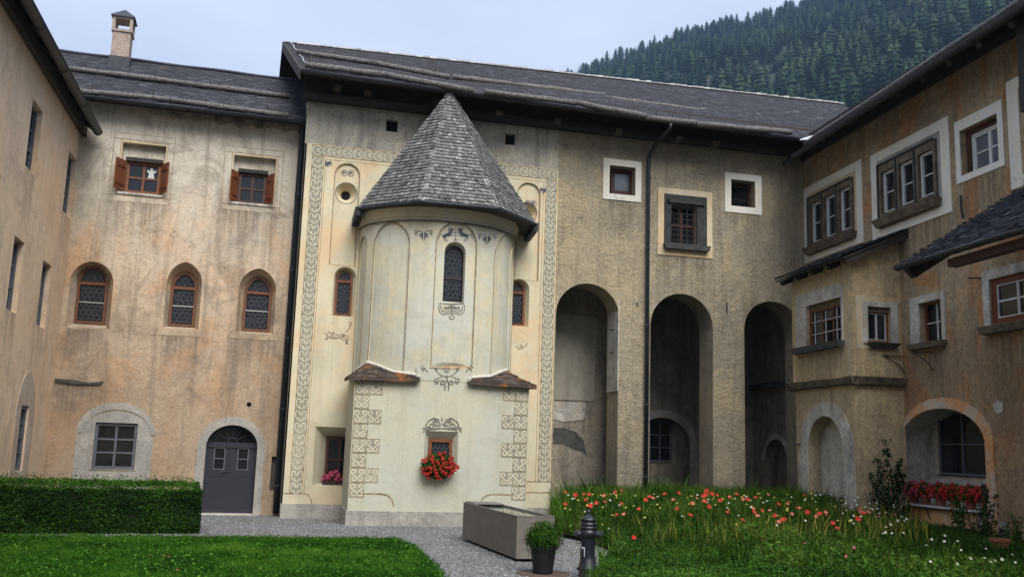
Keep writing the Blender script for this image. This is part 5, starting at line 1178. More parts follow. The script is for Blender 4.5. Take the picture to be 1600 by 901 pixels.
# eaves and roof of the right building
GN = .80; ga_ = PR.uv(1240, 243, GN); gb_ = PR.uv(1585, 18, GN)
gz0, gz1 = ga_[1], gb_[1]; gsl = (gz1-gz0)/(gb_[0]-ga_[0])
A2, B2 = PR.pt(ga_[0], gz0+.06, GN-.04), PR.pt(UR, gz0+gsl*(UR-ga_[0])+.06, GN-.04)
C2_, D2_ = PR.pt(UR, B2.z+2.9, -5.0), PR.pt(ga_[0]-4.5, A2.z+2.9, -5.0)
slab_roof(A2, B2, C2_, D2_, .07, 'roof_boarding', MT['wood_dark'], east)
shingles(A2, B2, C2_, D2_, 'roof_shingles', MT['slate'], east, .16, .15)
gutter(PR.pt(ga_[0], gz0, GN), PR.pt(UR, gz0+gsl*(UR-ga_[0]), GN), east, .075)
nn_ = (B2-A2).cross(D2_-A2).normalized(); nn_ = nn_ if nn_.z > 0 else -nn_
pa, pb = A2.lerp(B2, .02)+(D2_-A2).normalized()*.22+nn_*.09, A2.lerp(B2, .50)+(D2_-A2).normalized()*.22+nn_*.09
snow_log([pa, pa.lerp(pb, .5), pb], .055, east)
ZS = ZR
MB().box(PR, -.1, UR, ZS-.02, ZS+.55, -.1, .07).build('timber_band', MT['wood_dark'], east)
k = .3
while k < 12:
    MB().hexa([PR.pt(k, gz0-.03, GN-.10), PR.pt(k+.12, gz0-.03, GN-.10), PR.pt(k+.12, ZS+.22, 0), PR.pt(k, ZS+.22, 0)], [PR.pt(k, gz0+.05, GN-.05), PR.pt(k+.12, gz0+.05, GN-.05), PR.pt(k+.12, ZS+.36, 0), PR.pt(k, ZS+.36, 0)]).build('rafter', MT['wood_dark'], east)
    k += .8
# zinc valley between the two roofs
v0 = rpt(*FR, 1250, 219, .05); v1_ = rpt(*FR, 1276, 211, .05); v2a = rpt(*FR, 1300, 188, .05); v2b = rpt(*FR, 1296, 197, .05); v1b = rpt(*FR, 1274, 217, .05)
MB().hexa([v0, v1b, v1_], [p+Vector((0, 0, .03)) for p in (v0, v1b, v1_)]).hexa([v1b+PF.d*.02, v2b, v2a, v1_], [p+Vector((0, 0, .03)) for p in (v1b+PF.d*.02, v2b, v2a, v1_)]).build('valley_flashing', MT['zinc'], church)
v3 = rpt(*FR, 1265, 171, .04); v4 = rpt(*FR, 1330, 168, .04); v5 = rpt(*FR, 1300, 188, .04)
MB().face([v3, v5, v4]).build('smooth_roof_patch', simple('grey_sheet_roofing', (.20, .20, .22), .6, (.14, .14, .155), 3), church)
# dark timber post at the right edge
pu_ = PR.uv(1590, 100, .5)[0]
MB().box(PR, pu_, pu_+.9, PR.uv(1594, 175, .5)[1], 12.0, .1, .5).build('timber_boarding', MT['wood_dark'], east)
# loggia side wall seen through the third arch
m = MB()
sa = arch(-2.45, -.95, -.2, 2.05, None, False, 14)
m.sheet(PR, R4(-4.2, -.72/sin(radians(86))-.03, -.3, 5.5), [sa], 0, 1); m.reveal(PR, sa, sa, 0, -.35); m.sheet(PR, sa, [], -.35, 1)
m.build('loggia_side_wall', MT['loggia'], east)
MB().ribbon(PR, sa[1:-1], .13, .0, .02).build('arch_band', MT['oldwhite'], east)
MB().box(PR, -3.2, -.76, 3.28, 3.42, .0, .14).build('stone_ledge', MT['stonegrey'], east)
# second lean-to roof
q_ = 2.3
e1 = PR.uv(1399, 417, q_)
zf = hit(PR.pt(e1[0], 0, q_), PR.d, 1600, 290)
sl_ = (zf.z-e1[1])/max(.3, (zf-PR.pt(e1[0], 0, q_)).dot(-PR.n)); sl_ = min(sl_, 1.3)
A3, B3 = PR.pt(e1[0], e1[1], q_), PR.pt(e1[0]+6, e1[1], q_); C3, D3 = PR.pt(e1[0]+6, e1[1]+sl_*q_, 0), PR.pt(e1[0], e1[1]+sl_*q_, 0)
slab_roof(A3, B3, C3, D3, .07, 'porch_roof_boarding', MT['wood_dark'], east)
shingles(A3, B3, C3, D3, 'porch_roof_shingles', MT['slate'], east, .13, .12, .022, 1.6)
ue = PR.uv(1478, 398, q_-.12)[0]
MB().box(PR, ue, ue+5, e1[1]-.19, e1[1]-.07, q_-.3, q_-.14).build('porch_eaves_beam', MT['wood_brown'], east)
gutter(PR.pt(e1[0]+.1, e1[1]-.02, q_+.03), PR.pt(e1[0]+6, e1[1]-.02, q_+.03), east, .05)
MB().hexa([PR.pt(e1[0]+.05, e1[1]-.18, q_-.25), PR.pt(e1[0]+.17, e1[1]-.18, q_-.25), PR.pt(e1[0]+.17, e1[1]-.18+sl_*(q_-.25), 0), PR.pt(e1[0]+.05, e1[1]-.18+sl_*(q_-.25), 0)],
          [PR.pt(e1[0]+.05, e1[1]-.04, q_-.1), PR.pt(e1[0]+.17, e1[1]-.04, q_-.1), PR.pt(e1[0]+.17, e1[1]-.04+sl_*(q_-.1), 0), PR.pt(e1[0]+.05, e1[1]-.04+sl_*(q_-.1), 0)]).build('porch_rafter', MT['wood_dark'], east)
# ---------------------------------------------------------------- bay (oriel) on the right building
bay = thing('bay_projection', 'square bay in the right corner with a white arched niche below its windows', 'bay', PC)
ZC = PB1.uv(1332, 590)[1]
ub0 = PB1.uv(1238, 500)[0]
b1o, b1h = rc(PB1, (1245, 461), (1318, 441.5), (1318, 532), (1246.7, 544)), rc(PB1, (1260, 478), (1313.5, 464), (1313, 532.8), (1263, 541))
b1h = R4(b1h[0][0], b1o[1][0]-.05, b1h[0][1], b1h[2][1])
b2b, b2o, b2h = rc(PB2, (1337, 461), (1401.3, 464.6), (1401, 545), (1338, 545)), rc(PB2, (1347.4, 471), (1402, 473), (1401.3, 538), (1347.4, 536)), rc(PB2, (1354, 478.5), (1392, 480), (1391, 534), (1355, 533))
ZBt = 6.15
cN = (PC-PR.o).dot(PR.n); er_ = .34; tp = PR.uv(1419, 357); e_far = PR.uv(1210, 437, cN+er_); BTW = tp[1]; BTF = e_far[1]+(tp[1]-e_far[1])*er_/(cN+er_)-.10
m = MB().sheet(PB1, R4(ub0, 0, ZC, BTF), [b1h], 0, 1); m.reveal(PB1, b1h, b1h, 0, -.12)
m.sheet(PB2, [(0, ZC), (BAYW+.02, ZC), (BAYW+.02, BTW-.10), (0, BTF-.02)], [b2h], 0, 1); m.reveal(PB2, b2h, b2h, 0, -.13)
PE = Plane(PB1.pt(ub0, 0, 0), AZF); m.sheet(PE, [(0, ZC), (BAYW, ZC), (BAYW, BTW-.1), (0, BTF)], [], 0, 1, flip=True)
m.build('upper_wall', MT['bay'], bay)
ring(PB1, b1o, b1h, -.004, .035, 'window_surround', MT['oldwhite'], bay); ring(PB2, b2b, b2o, -.004, .010, 'window_band', MT['warmring'], bay); ring(PB2, b2o, b2h, -.004, .045, 'window_surround', MT['oldwhite'], bay)
wb = R4(b1h[0][0]+.02, b1h[1][0]-.0, b1h[0][1]+.0, b1h[2][1]-.11)
MB().box(PB1, b1h[0][0], b1h[1][0], b1h[2][1]-.11, b1h[2][1], -.12, -.05).build('green_stained_head', simple('mossy_plaster', (.16, .15, .06), .9, (.10, .08, .05), 8), bay)
window(PB1, wb, -.11, bay, 'wood_or', .035, 3, 3, bar=.022, barmat='wood_or', sashw=.018)
m = MB()
for k in range(3):
    a = wb[0][0]+.035+(wb[1][0]-wb[0][0]-.07)*(k+.28)/3; m.box(PB1, a-.005, a+.005, wb[0][1]+.05, wb[2][1]-.05, -.095, -.075)
    for j in (1, 2): z = wb[0][1]+(wb[2][1]-wb[0][1])*j/3; m.box(PB1, wb[0][0]+.06+(wb[1][0]-wb[0][0]-.07)*k/3, wb[0][0]-.01+(wb[1][0]-wb[0][0]-.0)*(k+1)/3, z-.006, z+.006, -.074, -.065)
m.build('white_bars', MT['wood_white'], bay)
window(PB2, R4(b2h[0][0]+.03, b2h[1][0]-.03, b2h[0][1]+.02, b2h[2][1]-.10), -.12, bay, 'wood_or', .025, 2, 1, bar=.025, barmat='wood_white', sashw=.014)
MB().box(PB2, b2h[0][0], b2h[1][0], b2h[2][1]-.10, b2h[2][1], -.125, -.03).build('window_head', MT['stone'], bay)
sill(PB1, b1o[0][0]-.02, b1o[1][0]+.03, b1h[0][1]-.13, b1h[0][1]+.0, .0, .17, bay, 'stonegrey')
sill(PB2, b2o[0][0]+.07, b2o[1][0]-.02, b2o[0][1]-.10, b2o[0][1]+.02, .0, .18, bay, 'stonegrey', taper=.12)
# cornice: rough stone course broken into stones
def course(P, u0, u1, z0, z1, n1):
    u = u0
    while u < u1-.02:
        w = min(random.uniform(.28, .55), u1-u); m = MB(); j = random.uniform(-.015, .015)
        m.hexa([P.pt(u+.004, z0, -.02), P.pt(u+w-.004, z0, -.02), P.pt(u+w-.004, z0+.03, n1-.05), P.pt(u+.004, z0+.03, n1-.05)], [P.pt(u+.004, z1+j*.4, -.02), P.pt(u+w-.004, z1+j*.4, -.02), P.pt(u+w-.004, z1+j-.03, n1+j), P.pt(u+.004, z1+j-.03, n1+j)])
        m.build('stone', MT['stone'], bay); u += w
course(PB1, ub0-.12, .13, ZC-.14, ZC+.05, .15); course(PB2, -.10, BAYW-.0, ZC-.14, ZC+.05, .15)
# lower part
PB1l, PB2l = PB1.sub(0, -.0), PB2
lx0, lx1 = PB1.uv(1246, 700)[0], PB1.uv(1341, 700)[0]
b_lo = arch(PB1.uv(1263, 730)[0], PB1.uv(1319, 730)[0], PB1.uv(1290, 784)[1], PB1.uv(1289.5, 649)[1], None, False, 18)
b_hi = arch(PB1.uv(1249, 730)[0], -.035, .15, PB1.uv(1287, 626)[1], None, False, 18)
m = MB().sheet(PB1, R4(ub0+.12, 0, -.2, ZC-.1), [b_lo], 0, 1); m.reveal(PB1, b_lo, b_lo, 0, -.30)
m.sheet(PB2, R4(0, BAYW+.02, -.2, ZC-.1), [], 0, 1)
PE = Plane(PB1.pt(ub0+.12, 0, 0), AZF); m.sheet(PE, R4(0, BAYW, -.2, ZC), [], 0, 1, flip=True)
m.build('lower_wall', MT['bay'], bay)
MB().sheet(PB1, b_lo, [], -.30, 1).build('niche_back', MT['oldwhite'], bay)
ring(PB1, b_hi, grow(b_lo, .001), -.004, .014, 'niche_surround', MT['oldwhite'], bay, 'worn white surround of the arched niche')
MB().tube([PB1.pt(*PB1.uv(1251, 693), 0), PB1.pt(*PB1.uv(1249, 694), .10)], .02, 6).build('iron_pin', MT['iron'], bay)
# bay roof
tp = PR.uv(1419, 357); er_ = .34
eo = -(PC-PR.o).dot(PR.n)*-1
cN = (PC-PR.o).dot(PR.n); cU = (PC-PR.o).dot(PR.d)
ne = cN+er_
e_far = PR.uv(1210, 437, ne); ze = e_far[1]
u_near = tp[0]+.02
A4, B4, C4, D4 = PR.pt(e_far[0], ze, ne), PR.pt(u_near, ze, ne), PR.pt(u_near, tp[1], 0), PR.pt(e_far[0], tp[1], 0)
slab_roof(A4, B4, C4, D4, .06, 'roof_boarding', MT['wood_dark'], bay)
shingles(A4, B4, C4, D4, 'roof_shingles', MT['slate'], bay, .14, .13, .025, 1.6)
for u in np.linspace(e_far[0]+.15, u_near-.12, 5):
    MB().hexa([PR.pt(u, ze-.15, ne-.12), PR.pt(u+.09, ze-.15, ne-.12), PR.pt(u+.09, tp[1]-.17, 0), PR.pt(u, tp[1]-.17, 0)], [PR.pt(u, ze-.07, ne-.04), PR.pt(u+.09, ze-.07, ne-.04), PR.pt(u+.09, tp[1]-.07, 0), PR.pt(u, tp[1]-.07, 0)]).build('rafter', MT['wood_dark'], bay)
print('slopes', sl, sr_, gsl, 'bay', BAYW, cN, 'porch', sl_, 'ZR', ZR, 'e', ze, tp)
# ---------------------------------------------------------------- unseen wing behind the camera, added to shape light and reflections
south = thing('monastery_wing', 'unseen plain plastered wing added behind the viewer to shade the courtyard and darken window reflections', 'building', (0, -9, 0))
PS = Plane((14, -9), -90); hs = [R4(u, u+1.0, z, z+1.5) for u in (3, 7, 11, 15, 19, 23) for z in (1.2, 4.8)]
m = MB().sheet(PS, R4(-4, 34, -.3, 8.6), hs, 0, 3)
for h_ in hs: m.reveal(PS, h_, h_, 0, -.2)
m.build('wall', MT['w_wall'], south)
for h_ in hs: MB().sheet(PS, h_, [], -.2, 3).build('pane', MT['glass'], south)
slab_roof(PS.pt(-4, 8.5, .7), PS.pt(34, 8.5, .7), PS.pt(34, 11.5, -5), PS.pt(-4, 11.5, -5), .1, 'roof', MT['wood_dark'], south)
# ================================================================== HILL AND FOREST
SIL = [(-400, 520), (600, 330), (760, 210), (870, 135), (900, 122), (940, 104), (1000, 84), (1060, 64), (1120, 48), (1175, 40), (1215, 26), (1260, 10), (1340, -25), (1600, -130), (2300, -320)]
def silh(x):
    for (a, ya), (b, yb) in zip(SIL, SIL[1:]):
        if x <= b: return ya+(yb-ya)*(x-a)/(b-a)
    return SIL[-1][1]
def hill(x, t):       # x: direction, t: 0 foot .. 1 skyline
    d0, d1 = ray(x, 345), ray(x, silh(x)); d0 = d0/sqrt(d0.x**2+d0.y**2); d1 = d1/sqrt(d1.x**2+d1.y**2)
    R0, R1 = 240.0, 820.0
    p0, p1 = EYEP+d0*R0, EYEP+d1*R1
    if p1.z < 6: p1.z = 6
    if silh(x) > 345: p0.z = min(p0.z, p1.z*.5)
    p = p0.lerp(p1, t); p.z += 10*mnoise.noise(Vector((p.x*.008, p.y*.008, 3)))*sin(pi*min(max(t, 0), 1)); return p
HV = V = []; F = []; xs = list(range(-400, 2301, 60)); ts = [-.45]+[i/16 for i in range(17)]+[1.25]
for x in xs:
    for t in ts:
        if t < 0: p = hill(x, 0); p = Vector((p.x*.45, p.y*.45, -.2))
        elif t > 1: p = hill(x, 1); p = Vector((p.x*1.5, p.y*1.5, -.2))
        else: p = hill(x, t)
        V.append(tuple(p))
K = len(ts)
for i in range(len(xs)-1):
    for j in range(K-1): F.append((i*K+j, (i+1)*K+j, (i+1)*K+j+1, i*K+j+1))
me = bpy.data.meshes.new('hill'); me.from_pydata(V, [], F); me.materials.append(simple('forest_floor', (.022, .035, .018), .95, (.035, .045, .022), .05)); me.polygons.foreach_set('use_smooth', [True]*len(F))
tag(put('hill', me), 'steep wooded mountainside behind the roofs', None, None, 'structure')
def conifer_np(nq, seed, h=1.0):
    R = np.random.RandomState(seed); V = []; F = []; T = []; rnd = seed % 2; ex = 3.0 if rnd else 1.7
    w = R.uniform(.24, .31)+.06*rnd
    # opaque core with ragged rings
    k = 7; tiers = 6
    for i in range(tiers):
        z0, z1 = .10+.88*i/tiers*.98, .10+.88*(i+1.5)/tiers; r0 = w*.74*(1-(i/tiers)**ex)**.8+.01; b = len(V)
        for j in range(k): a = 2*pi*j/k+i; q = r0*R.uniform(.45, .85); V.append((q*cos(a), q*sin(a), z0+R.uniform(-.02, .02)))
        V.append((0, 0, min(z1, 1)))
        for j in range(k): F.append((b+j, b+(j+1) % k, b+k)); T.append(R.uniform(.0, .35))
    b = len(V)
    for j in range(4): a = pi*j/2; V.append((.018*cos(a), .018*sin(a), -.05))
    V.append((0, 0, .6))
    for j in range(4): F.append((b+j, b+(j+1) % 4, b+4)); T.append(0)
    for i in range(nq):
        z = .08+.9*R.beta(1.0, 1.35); r = w*(1-z**ex)**(.75 if rnd else .95)*R.uniform(.55, 1.12)+.008; a = R.uniform(0, 2*pi)
        c = np.array([r*cos(a), r*sin(a), z]); s = R.uniform(.020, .040)*(1.15-z*.6)
        o = np.array([cos(a), sin(a), R.uniform(-.5, .25)]); t = np.array([-sin(a), cos(a), R.uniform(-.3, .3)])
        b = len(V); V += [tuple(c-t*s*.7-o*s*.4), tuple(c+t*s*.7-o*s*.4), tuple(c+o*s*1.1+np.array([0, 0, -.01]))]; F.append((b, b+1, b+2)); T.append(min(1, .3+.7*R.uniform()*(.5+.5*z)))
    return np.array(V), np.array(F), np.array(T)
m, nt, bs = M('conifer_needles'); oi = nd(nt, 'ShaderNodeObjectInfo').outputs['Random']; at = nd(nt, 'ShaderNodeAttribute', attribute_name='tint').outputs['Fac']
c = ramp(nt, at, [(0, (.009, .024, .011)), (.55, (.018, .046, .016)), (1, (.042, .090, .026))])
gP = nd(nt, 'ShaderNodeNewGeometry').outputs['Position']; pn = nd(nt, 'ShaderNodeTexNoise', {'Vector': gP, 'Scale': .022, 'Detail': 3.0}).outputs[0]
c = mixc(nt, ramp(nt, pn, [(.42, 0), (.6, .6)]), c, (.060, .095, .028)); c = mixc(nt, ramp(nt, oi, [(.5, 0), (1, .35)]), c, (.015, .030, .020))
nt.links.new(c, bs.inputs['Base Color']); bs.inputs['Roughness'].default_value = .8; bs.inputs['Specular IOR Level'].default_value = .15; MT['needle'] = m
protos = [conifer_np(460, s) for s in range(8)]
pm = []
for Vp, Fp, Tp in protos: me = mesh_np('conifer_tree', Vp, Fp, Tp); me.materials.append(m); pm.append(me)
def to_px(p):
    X, Y, Z = p.x, p.y, p.z-EYE; b, c = Z, -Y; cr, sr, cp, sp = cos(ROLL), sin(ROLL), cos(PITCH), sin(PITCH)
    a0_, b0_, c0_ = X, cp*b+sp*c, -sp*b+cp*c; x, y = cr*a0_+sr*b0_, -sr*a0_+cr*b0_
    return 800-F_PX*x/c0_, 450+F_PX*y/c0_
spots = []
tries = 0
while len(spots) < 3000 and tries < 60000:
    tries += 1
    x = random.uniform(620, 1820); t = random.uniform(.0, 1.0)**.80
    if random.random() > .35+.65*t and False: continue
    p = hill(x, t)
    if mnoise.noise(Vector((p.x*.02, p.y*.02, 8))) > .62: continue
    h_ = random.uniform(7.5, 15.5); spots.append((p, h_, x, t))
spots.sort(key=lambda s: (s[0]-EYEP).length)
def vis(s):
    p, h_, x, t = s; a, b = to_px(p+Vector((0, 0, h_)))
    lim = 120+(a-870)*.11 if a < 1330 else 165-(a-1330)*.577
    return 850 < a < 1600 and -20 < b < lim-4
indiv = [s for s in spots if vis(s)][:290]; ids = set(id(s) for s in indiv)
dead = indiv[5]
tl = 'dark conifer on the steep hillside behind the church roof, one of many alike'
for s in indiv:
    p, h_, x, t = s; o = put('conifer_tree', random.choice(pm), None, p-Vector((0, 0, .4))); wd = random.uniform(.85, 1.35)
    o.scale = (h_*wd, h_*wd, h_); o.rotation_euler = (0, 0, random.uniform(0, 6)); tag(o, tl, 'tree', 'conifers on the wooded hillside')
VV = []; FF = []; TT = []; off = 0
for s in spots:
    if id(s) in ids: continue
    p, h_, x, t = s; Vp, Fp, Tp = protos[random.randrange(8)]; wd = random.uniform(.85, 1.35); a = random.uniform(0, 6)
    q = Vp*np.array([h_*wd, h_*wd, h_]); q = np.stack([q[:, 0]*cos(a)-q[:, 1]*sin(a)+p.x, q[:, 0]*sin(a)+q[:, 1]*cos(a)+p.y, q[:, 2]+p.z-.4], 1)
    VV.append(q); FF.append(Fp+off); TT.append(np.clip(Tp+random.uniform(-.12, .12), 0, 1)); off += len(q)
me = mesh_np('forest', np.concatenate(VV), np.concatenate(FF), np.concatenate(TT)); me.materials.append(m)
tag(put('forest', me), 'mass of far conifers covering the upper hillside', 'forest', None, 'stuff')
# one bare pale dead tree
dp = hit(Vector((0, 300, 0)), Vector((0, 1, 0)), 1105, 215); ddir = (dp-EYEP)/(dp-EYEP).length; best = min((abs(to_px(hill(1105, k/60))[1]-165), k/60) for k in range(60))[1]; dp = hill(1105, best)
m = MB(); m.tube([dp, dp+Vector((0, 0, 7)), dp+Vector((.4, 0, 15))], [.35, .25, .05], 6)
for k in range(26):
    z = 4+k*.4; a = random.uniform(0, 6.3); l = (15.5-z)*.28; m.tube([dp+Vector((0, 0, z)), dp+Vector((l*cos(a), l*sin(a), z+l*.3))], [.12, .03], 4)
me_o = m.build('dead_tree', simple('bare_grey_bark', (.20, .18, .16), .9)); tag(me_o, 'bare grey dead tree among the green conifers on the hillside', 'tree')
# ================================================================== PLANTS
def leaf_cloud(pts, nrm, size, tint, mat, name, parent=None, label=None, cat=None, kind='stuff', droop=0, asp=.6):
    n = len(pts); pts = np.asarray(pts) - np.array(base(parent)); N = nrm/np.linalg.norm(nrm, axis=1, keepdims=True)
    r = rs.normal(size=(n, 3)); t = np.cross(N, r); t /= np.linalg.norm(t, axis=1, keepdims=True); b = np.cross(N, t); b[:, 2] -= droop
    s = np.broadcast_to(np.asarray(size, float), (n,))[:, None]
    V = np.stack([pts-b*s, pts+t*s*asp+N*s*.15, pts+b*s, pts-t*s*asp+N*s*.15], 1).reshape(-1, 3); F = np.arange(4*n).reshape(-1, 4)
    me = mesh_np(name, V, F, tint); me.materials.append(mat); return tag(put(name, me, parent), label, cat, None, kind)
# hedge ------------------------------------------------------------
h0, h1 = ground(-60, 834), ground(309, 833); hd = (h1-h0).normalized(); hn = Vector((-hd.y, hd.x, 0)); HL = (h1-h0).length; HD, HH = 1.35, .70
h0 = Vector((*h0[:2], 0))
hedge = thing('hedge', 'clipped dark green box hedge in front of the left wing and the gravel path', 'hedge', h0)
def H3(a, b, z): return h0+hd*a+hn*b+Vector((0, 0, z))
def htop(a, b): return HH+.09*sin(min(b/HD, 1)*pi*.8)+.035*mnoise.noise(Vector((a*1.3, b*2, 1)))
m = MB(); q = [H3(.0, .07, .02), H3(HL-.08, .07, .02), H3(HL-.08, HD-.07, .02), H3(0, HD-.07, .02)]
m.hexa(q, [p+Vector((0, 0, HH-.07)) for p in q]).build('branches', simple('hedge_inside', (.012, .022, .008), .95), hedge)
n = 40000; P = []; N = []; S = []
for i in range(n):
    f = random.random()
    if f < .50: a, z = random.uniform(-.3, HL), random.uniform(0, 1)**.9*HH; b = .02+.09*mnoise.noise(Vector((a*2.3, 0, z*3.3)))+random.uniform(-.03, .06)+(max(0, z-HH+.12))*.5; nn = (0, -1, .35)
    elif f < .86: a, b = random.uniform(-.3, HL), random.uniform(0, HD); z = htop(a, b)+random.uniform(-.05, .02)+.03*mnoise.noise(Vector((a*4, b*4, 2)))+(random.random() < .10)*random.uniform(0, .12); nn = (0, -.1, 1)
    else: b, z = random.uniform(0, HD), random.uniform(0, HH); a = HL+random.uniform(-.05, .03)+.03*mnoise.noise(Vector((9, b*3, z*3))); nn = (1, -.1, .3)
    P.append(tuple(H3(a, b, z))); v = hd*nn[0]+hn*nn[1]+Vector((0, 0, nn[2])); N.append((v.x+random.gauss(0, .55), v.y+random.gauss(0, .55), v.z+random.gauss(0, .55)))
P = np.array(P); tt = np.clip(rs.beta(1.6, 3.4, n)+.34*np.clip((P[:, 2]-HH+.06)/.1, 0, 1)+.25*fbm(P[:, 0], P[:, 2]+P[:, 1], 1.7), 0, 1)  # light from above put into the tint: top leaves lighter than the front
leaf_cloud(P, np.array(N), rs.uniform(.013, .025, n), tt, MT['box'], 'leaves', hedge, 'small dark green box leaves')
# lawn ---------------------------------------------------------------
n = 150000; xy = sample(LAWN, n); xy = xy+rs.normal(0, .035, xy.shape); ny = fbm(xy[:, 0], xy[:, 1], .9); n2 = fbm(xy[:, 0], xy[:, 1], 4.0, 5)
hh = (.035+.03*np.clip(.5+n2, 0, 1))*rs.uniform(.6, 1.4, n)
blades(xy, .012, hh, .011, .55, np.clip(.42+.55*ny+.5*n2+rs.normal(0, .2, n), 0, 1), 'lawn_grass', MT['grass'], 'short bright green lawn grass in the left foreground', 1)
xy2 = sample(LAWN, 12000); P = np.concatenate([xy2, rs.uniform(.03, .075, (len(xy2), 1))], 1)
lc = leaf_cloud(P, rs.normal([0, 0, 1.2], .5, (len(P), 3)), rs.uniform(.009, .028, len(P)), np.clip(rs.beta(3, 2, len(P)), 0, 1), MT['grass'], 'lawn_clover', None, 'clover and broad leaves growing through the lawn', 'plants', asp=.7)
# tufts along the lawn edge
# garden -------------------------------------------------------------
def low_(xy):       # nothing tall grows right in front of the flower shelf
    u = (xy[:, 0]-PR.o.x)*PR.d.x+(xy[:, 1]-PR.o.y)*PR.d.y; n_ = (xy[:, 0]-PR.o.x)*PR.n.x+(xy[:, 1]-PR.o.y)*PR.n.y
    return np.where((u > 3.6) & (n_ < 2.6), np.clip(.25+.22*n_, .25, 1), 1.0)
gx = lambda xy: np.array([garden_h(a, b) for a, b in xy])
n = 85000; xy = sample(GARDEN, n); gh = gx(xy)
dist = (xy[:, 0]*.75+xy[:, 1]*.66); depth = np.clip((xy[:, 1]-13.6)/5, 0, 1)                # low at the front, tall to the back
nn1 = fbm(xy[:, 0], xy[:, 1], .8, 2); nn2 = fbm(xy[:, 0], xy[:, 1], 2.6, 3)
edge_ = np.clip((xy[:, 0]-(.75+.0*xy[:, 1]))/.9, .35, 1)*low_(xy)
# corridor near the bay and the shelf stays lower so that the niche shows
hh = (.20+.36*depth+.10*nn1+.07*nn2)*rs.uniform(.55, 1.15, n)*edge_
blades(xy, gh, hh, rs.uniform(.008, .016, n), .38, np.clip(.38+.45*nn1+.45*nn2+rs.normal(0, .2, n), 0, 1), 'meadow_grass', MT['meadow'], 'tall loose meadow plants and grass of the flower garden', 2, fat=.8)
PX = []
n = 62000; xy = sample(GARDEN, n); depth = np.clip((xy[:, 1]-13.6)/5, 0, 1); nn1 = fbm(xy[:, 0], xy[:, 1], .8, 2)
z = gx(xy)+rs.uniform(.04, 1, n)*(.20+.30*depth+.08*nn1)*np.clip((xy[:, 0]-.75)/.9, .35, 1)*low_(xy)
leaf_cloud(np.concatenate([xy, z[:, None]], 1), rs.normal([0, -.4, .8], .6, (n, 3)), rs.uniform(.010, .034, n)*(1+.5*(nn1 > .1)), np.clip(.40+.55*nn1+rs.normal(0, .2, n), 0, 1), MT['leaf'], 'garden_foliage', None, 'mixed green leaves of the flower garden', 'plants', asp=.5)
for i in range(210):
    cxy = sample(GARDEN, 1)[0]; dp_ = min(max((cxy[1]-13.2)/5, 0), 1); k = random.choice((26, 40, 60)); hgt = (.22+.42*dp_)*random.uniform(.8, 1.35); rd = random.uniform(.08, .2)
    PX.append(np.concatenate([cxy+rs.normal(0, rd, (k, 2)), np.full((k, 1), 0), np.full((k, 1), hgt), np.full((k, 1), random.uniform(.1, .9)), np.full((k, 1), random.choice((.010, .018, .026)))], 1))
PX = np.concatenate(PX); n = len(PX)
blades(PX[:, :2], gx(PX[:, :2]), PX[:, 3]*rs.uniform(.5, 1.1, n)*low_(PX[:, :2]), PX[:, 5]*rs.uniform(.6, 1.3, n), .45, np.clip(PX[:, 4]+rs.normal(0, .15, n), 0, 1), 'leafy_clumps', MT['leaf'], 'taller clumps of broad leaves scattered through the flower garden', 2, fat=1.3)
n = 26000; zone0 = px_poly([(935, 905), (960, 866), (1100, 868), (1300, 872), (1600, 868), (1620, 905)])+[(7, 11.0), (1.3, 11.0)]; xy = sample(zone0, n); n1v = fbm(xy[:, 0], xy[:, 1], 1.1, 9)
leaf_cloud(np.concatenate([xy, (.08+.14*rs.uniform(0, 1, n)+.10*n1v)[:, None]], 1), rs.normal([0, -.2, 1], .5, (n, 3)), rs.uniform(.010, .022, n), np.clip(.62+.5*n1v+rs.normal(0, .15, n), 0, 1), MT['box'], 'ground_cover', None, 'low bright green ground cover at the front edge of the garden', 'plants', asp=.6)
# yellow green seed spikes
yl = tinted('yellow_seed_spikes', [(0, (.07, .12, .02)), (.5, (.24, .26, .04)), (1, (.48, .42, .06))], .7, trans=.2)
zone = px_poly([(990, 852), (1120, 832), (1250, 838), (1420, 850), (1470, 885), (1280, 880), (1100, 872), (1010, 872)])
n = 1500; xy = sample(zone, n); blades(xy, gx(xy), rs.uniform(.22, .54, n), .008, .26, rs.beta(2, 1.6, n), 'seed_spikes', yl, 'yellow green upright seed spikes in the middle of the garden', 2, fat=1.6)
n = 2600; xy = sample(GARDEN, n); blades(xy, gx(xy), rs.uniform(.35, .62, n)*np.clip((xy[:, 0]-.5)/1.2, .3, 1)*np.clip((xy[:, 1]-12)/5, .35, 1)*low_(xy), .006, .25, rs.beta(2, 1.2, n), 'tall_stalks', MT['meadow'], 'thin tall flower stalks standing above the garden', 2, fat=.6)
# iris-like tuft by the church corner
n = 300; c = ground(842, 822); xy = np.stack([c.x+rs.normal(0, .16, n), c.y+2.6+rs.normal(0, .25, n)], 1)
blades(xy, .0, rs.uniform(.35, .75, n), .018, .42, rs.beta(2, 3, n), 'iris_leaves', MT['leaf'], 'tuft of long narrow leaves beside the plinth right of the trough', 2)
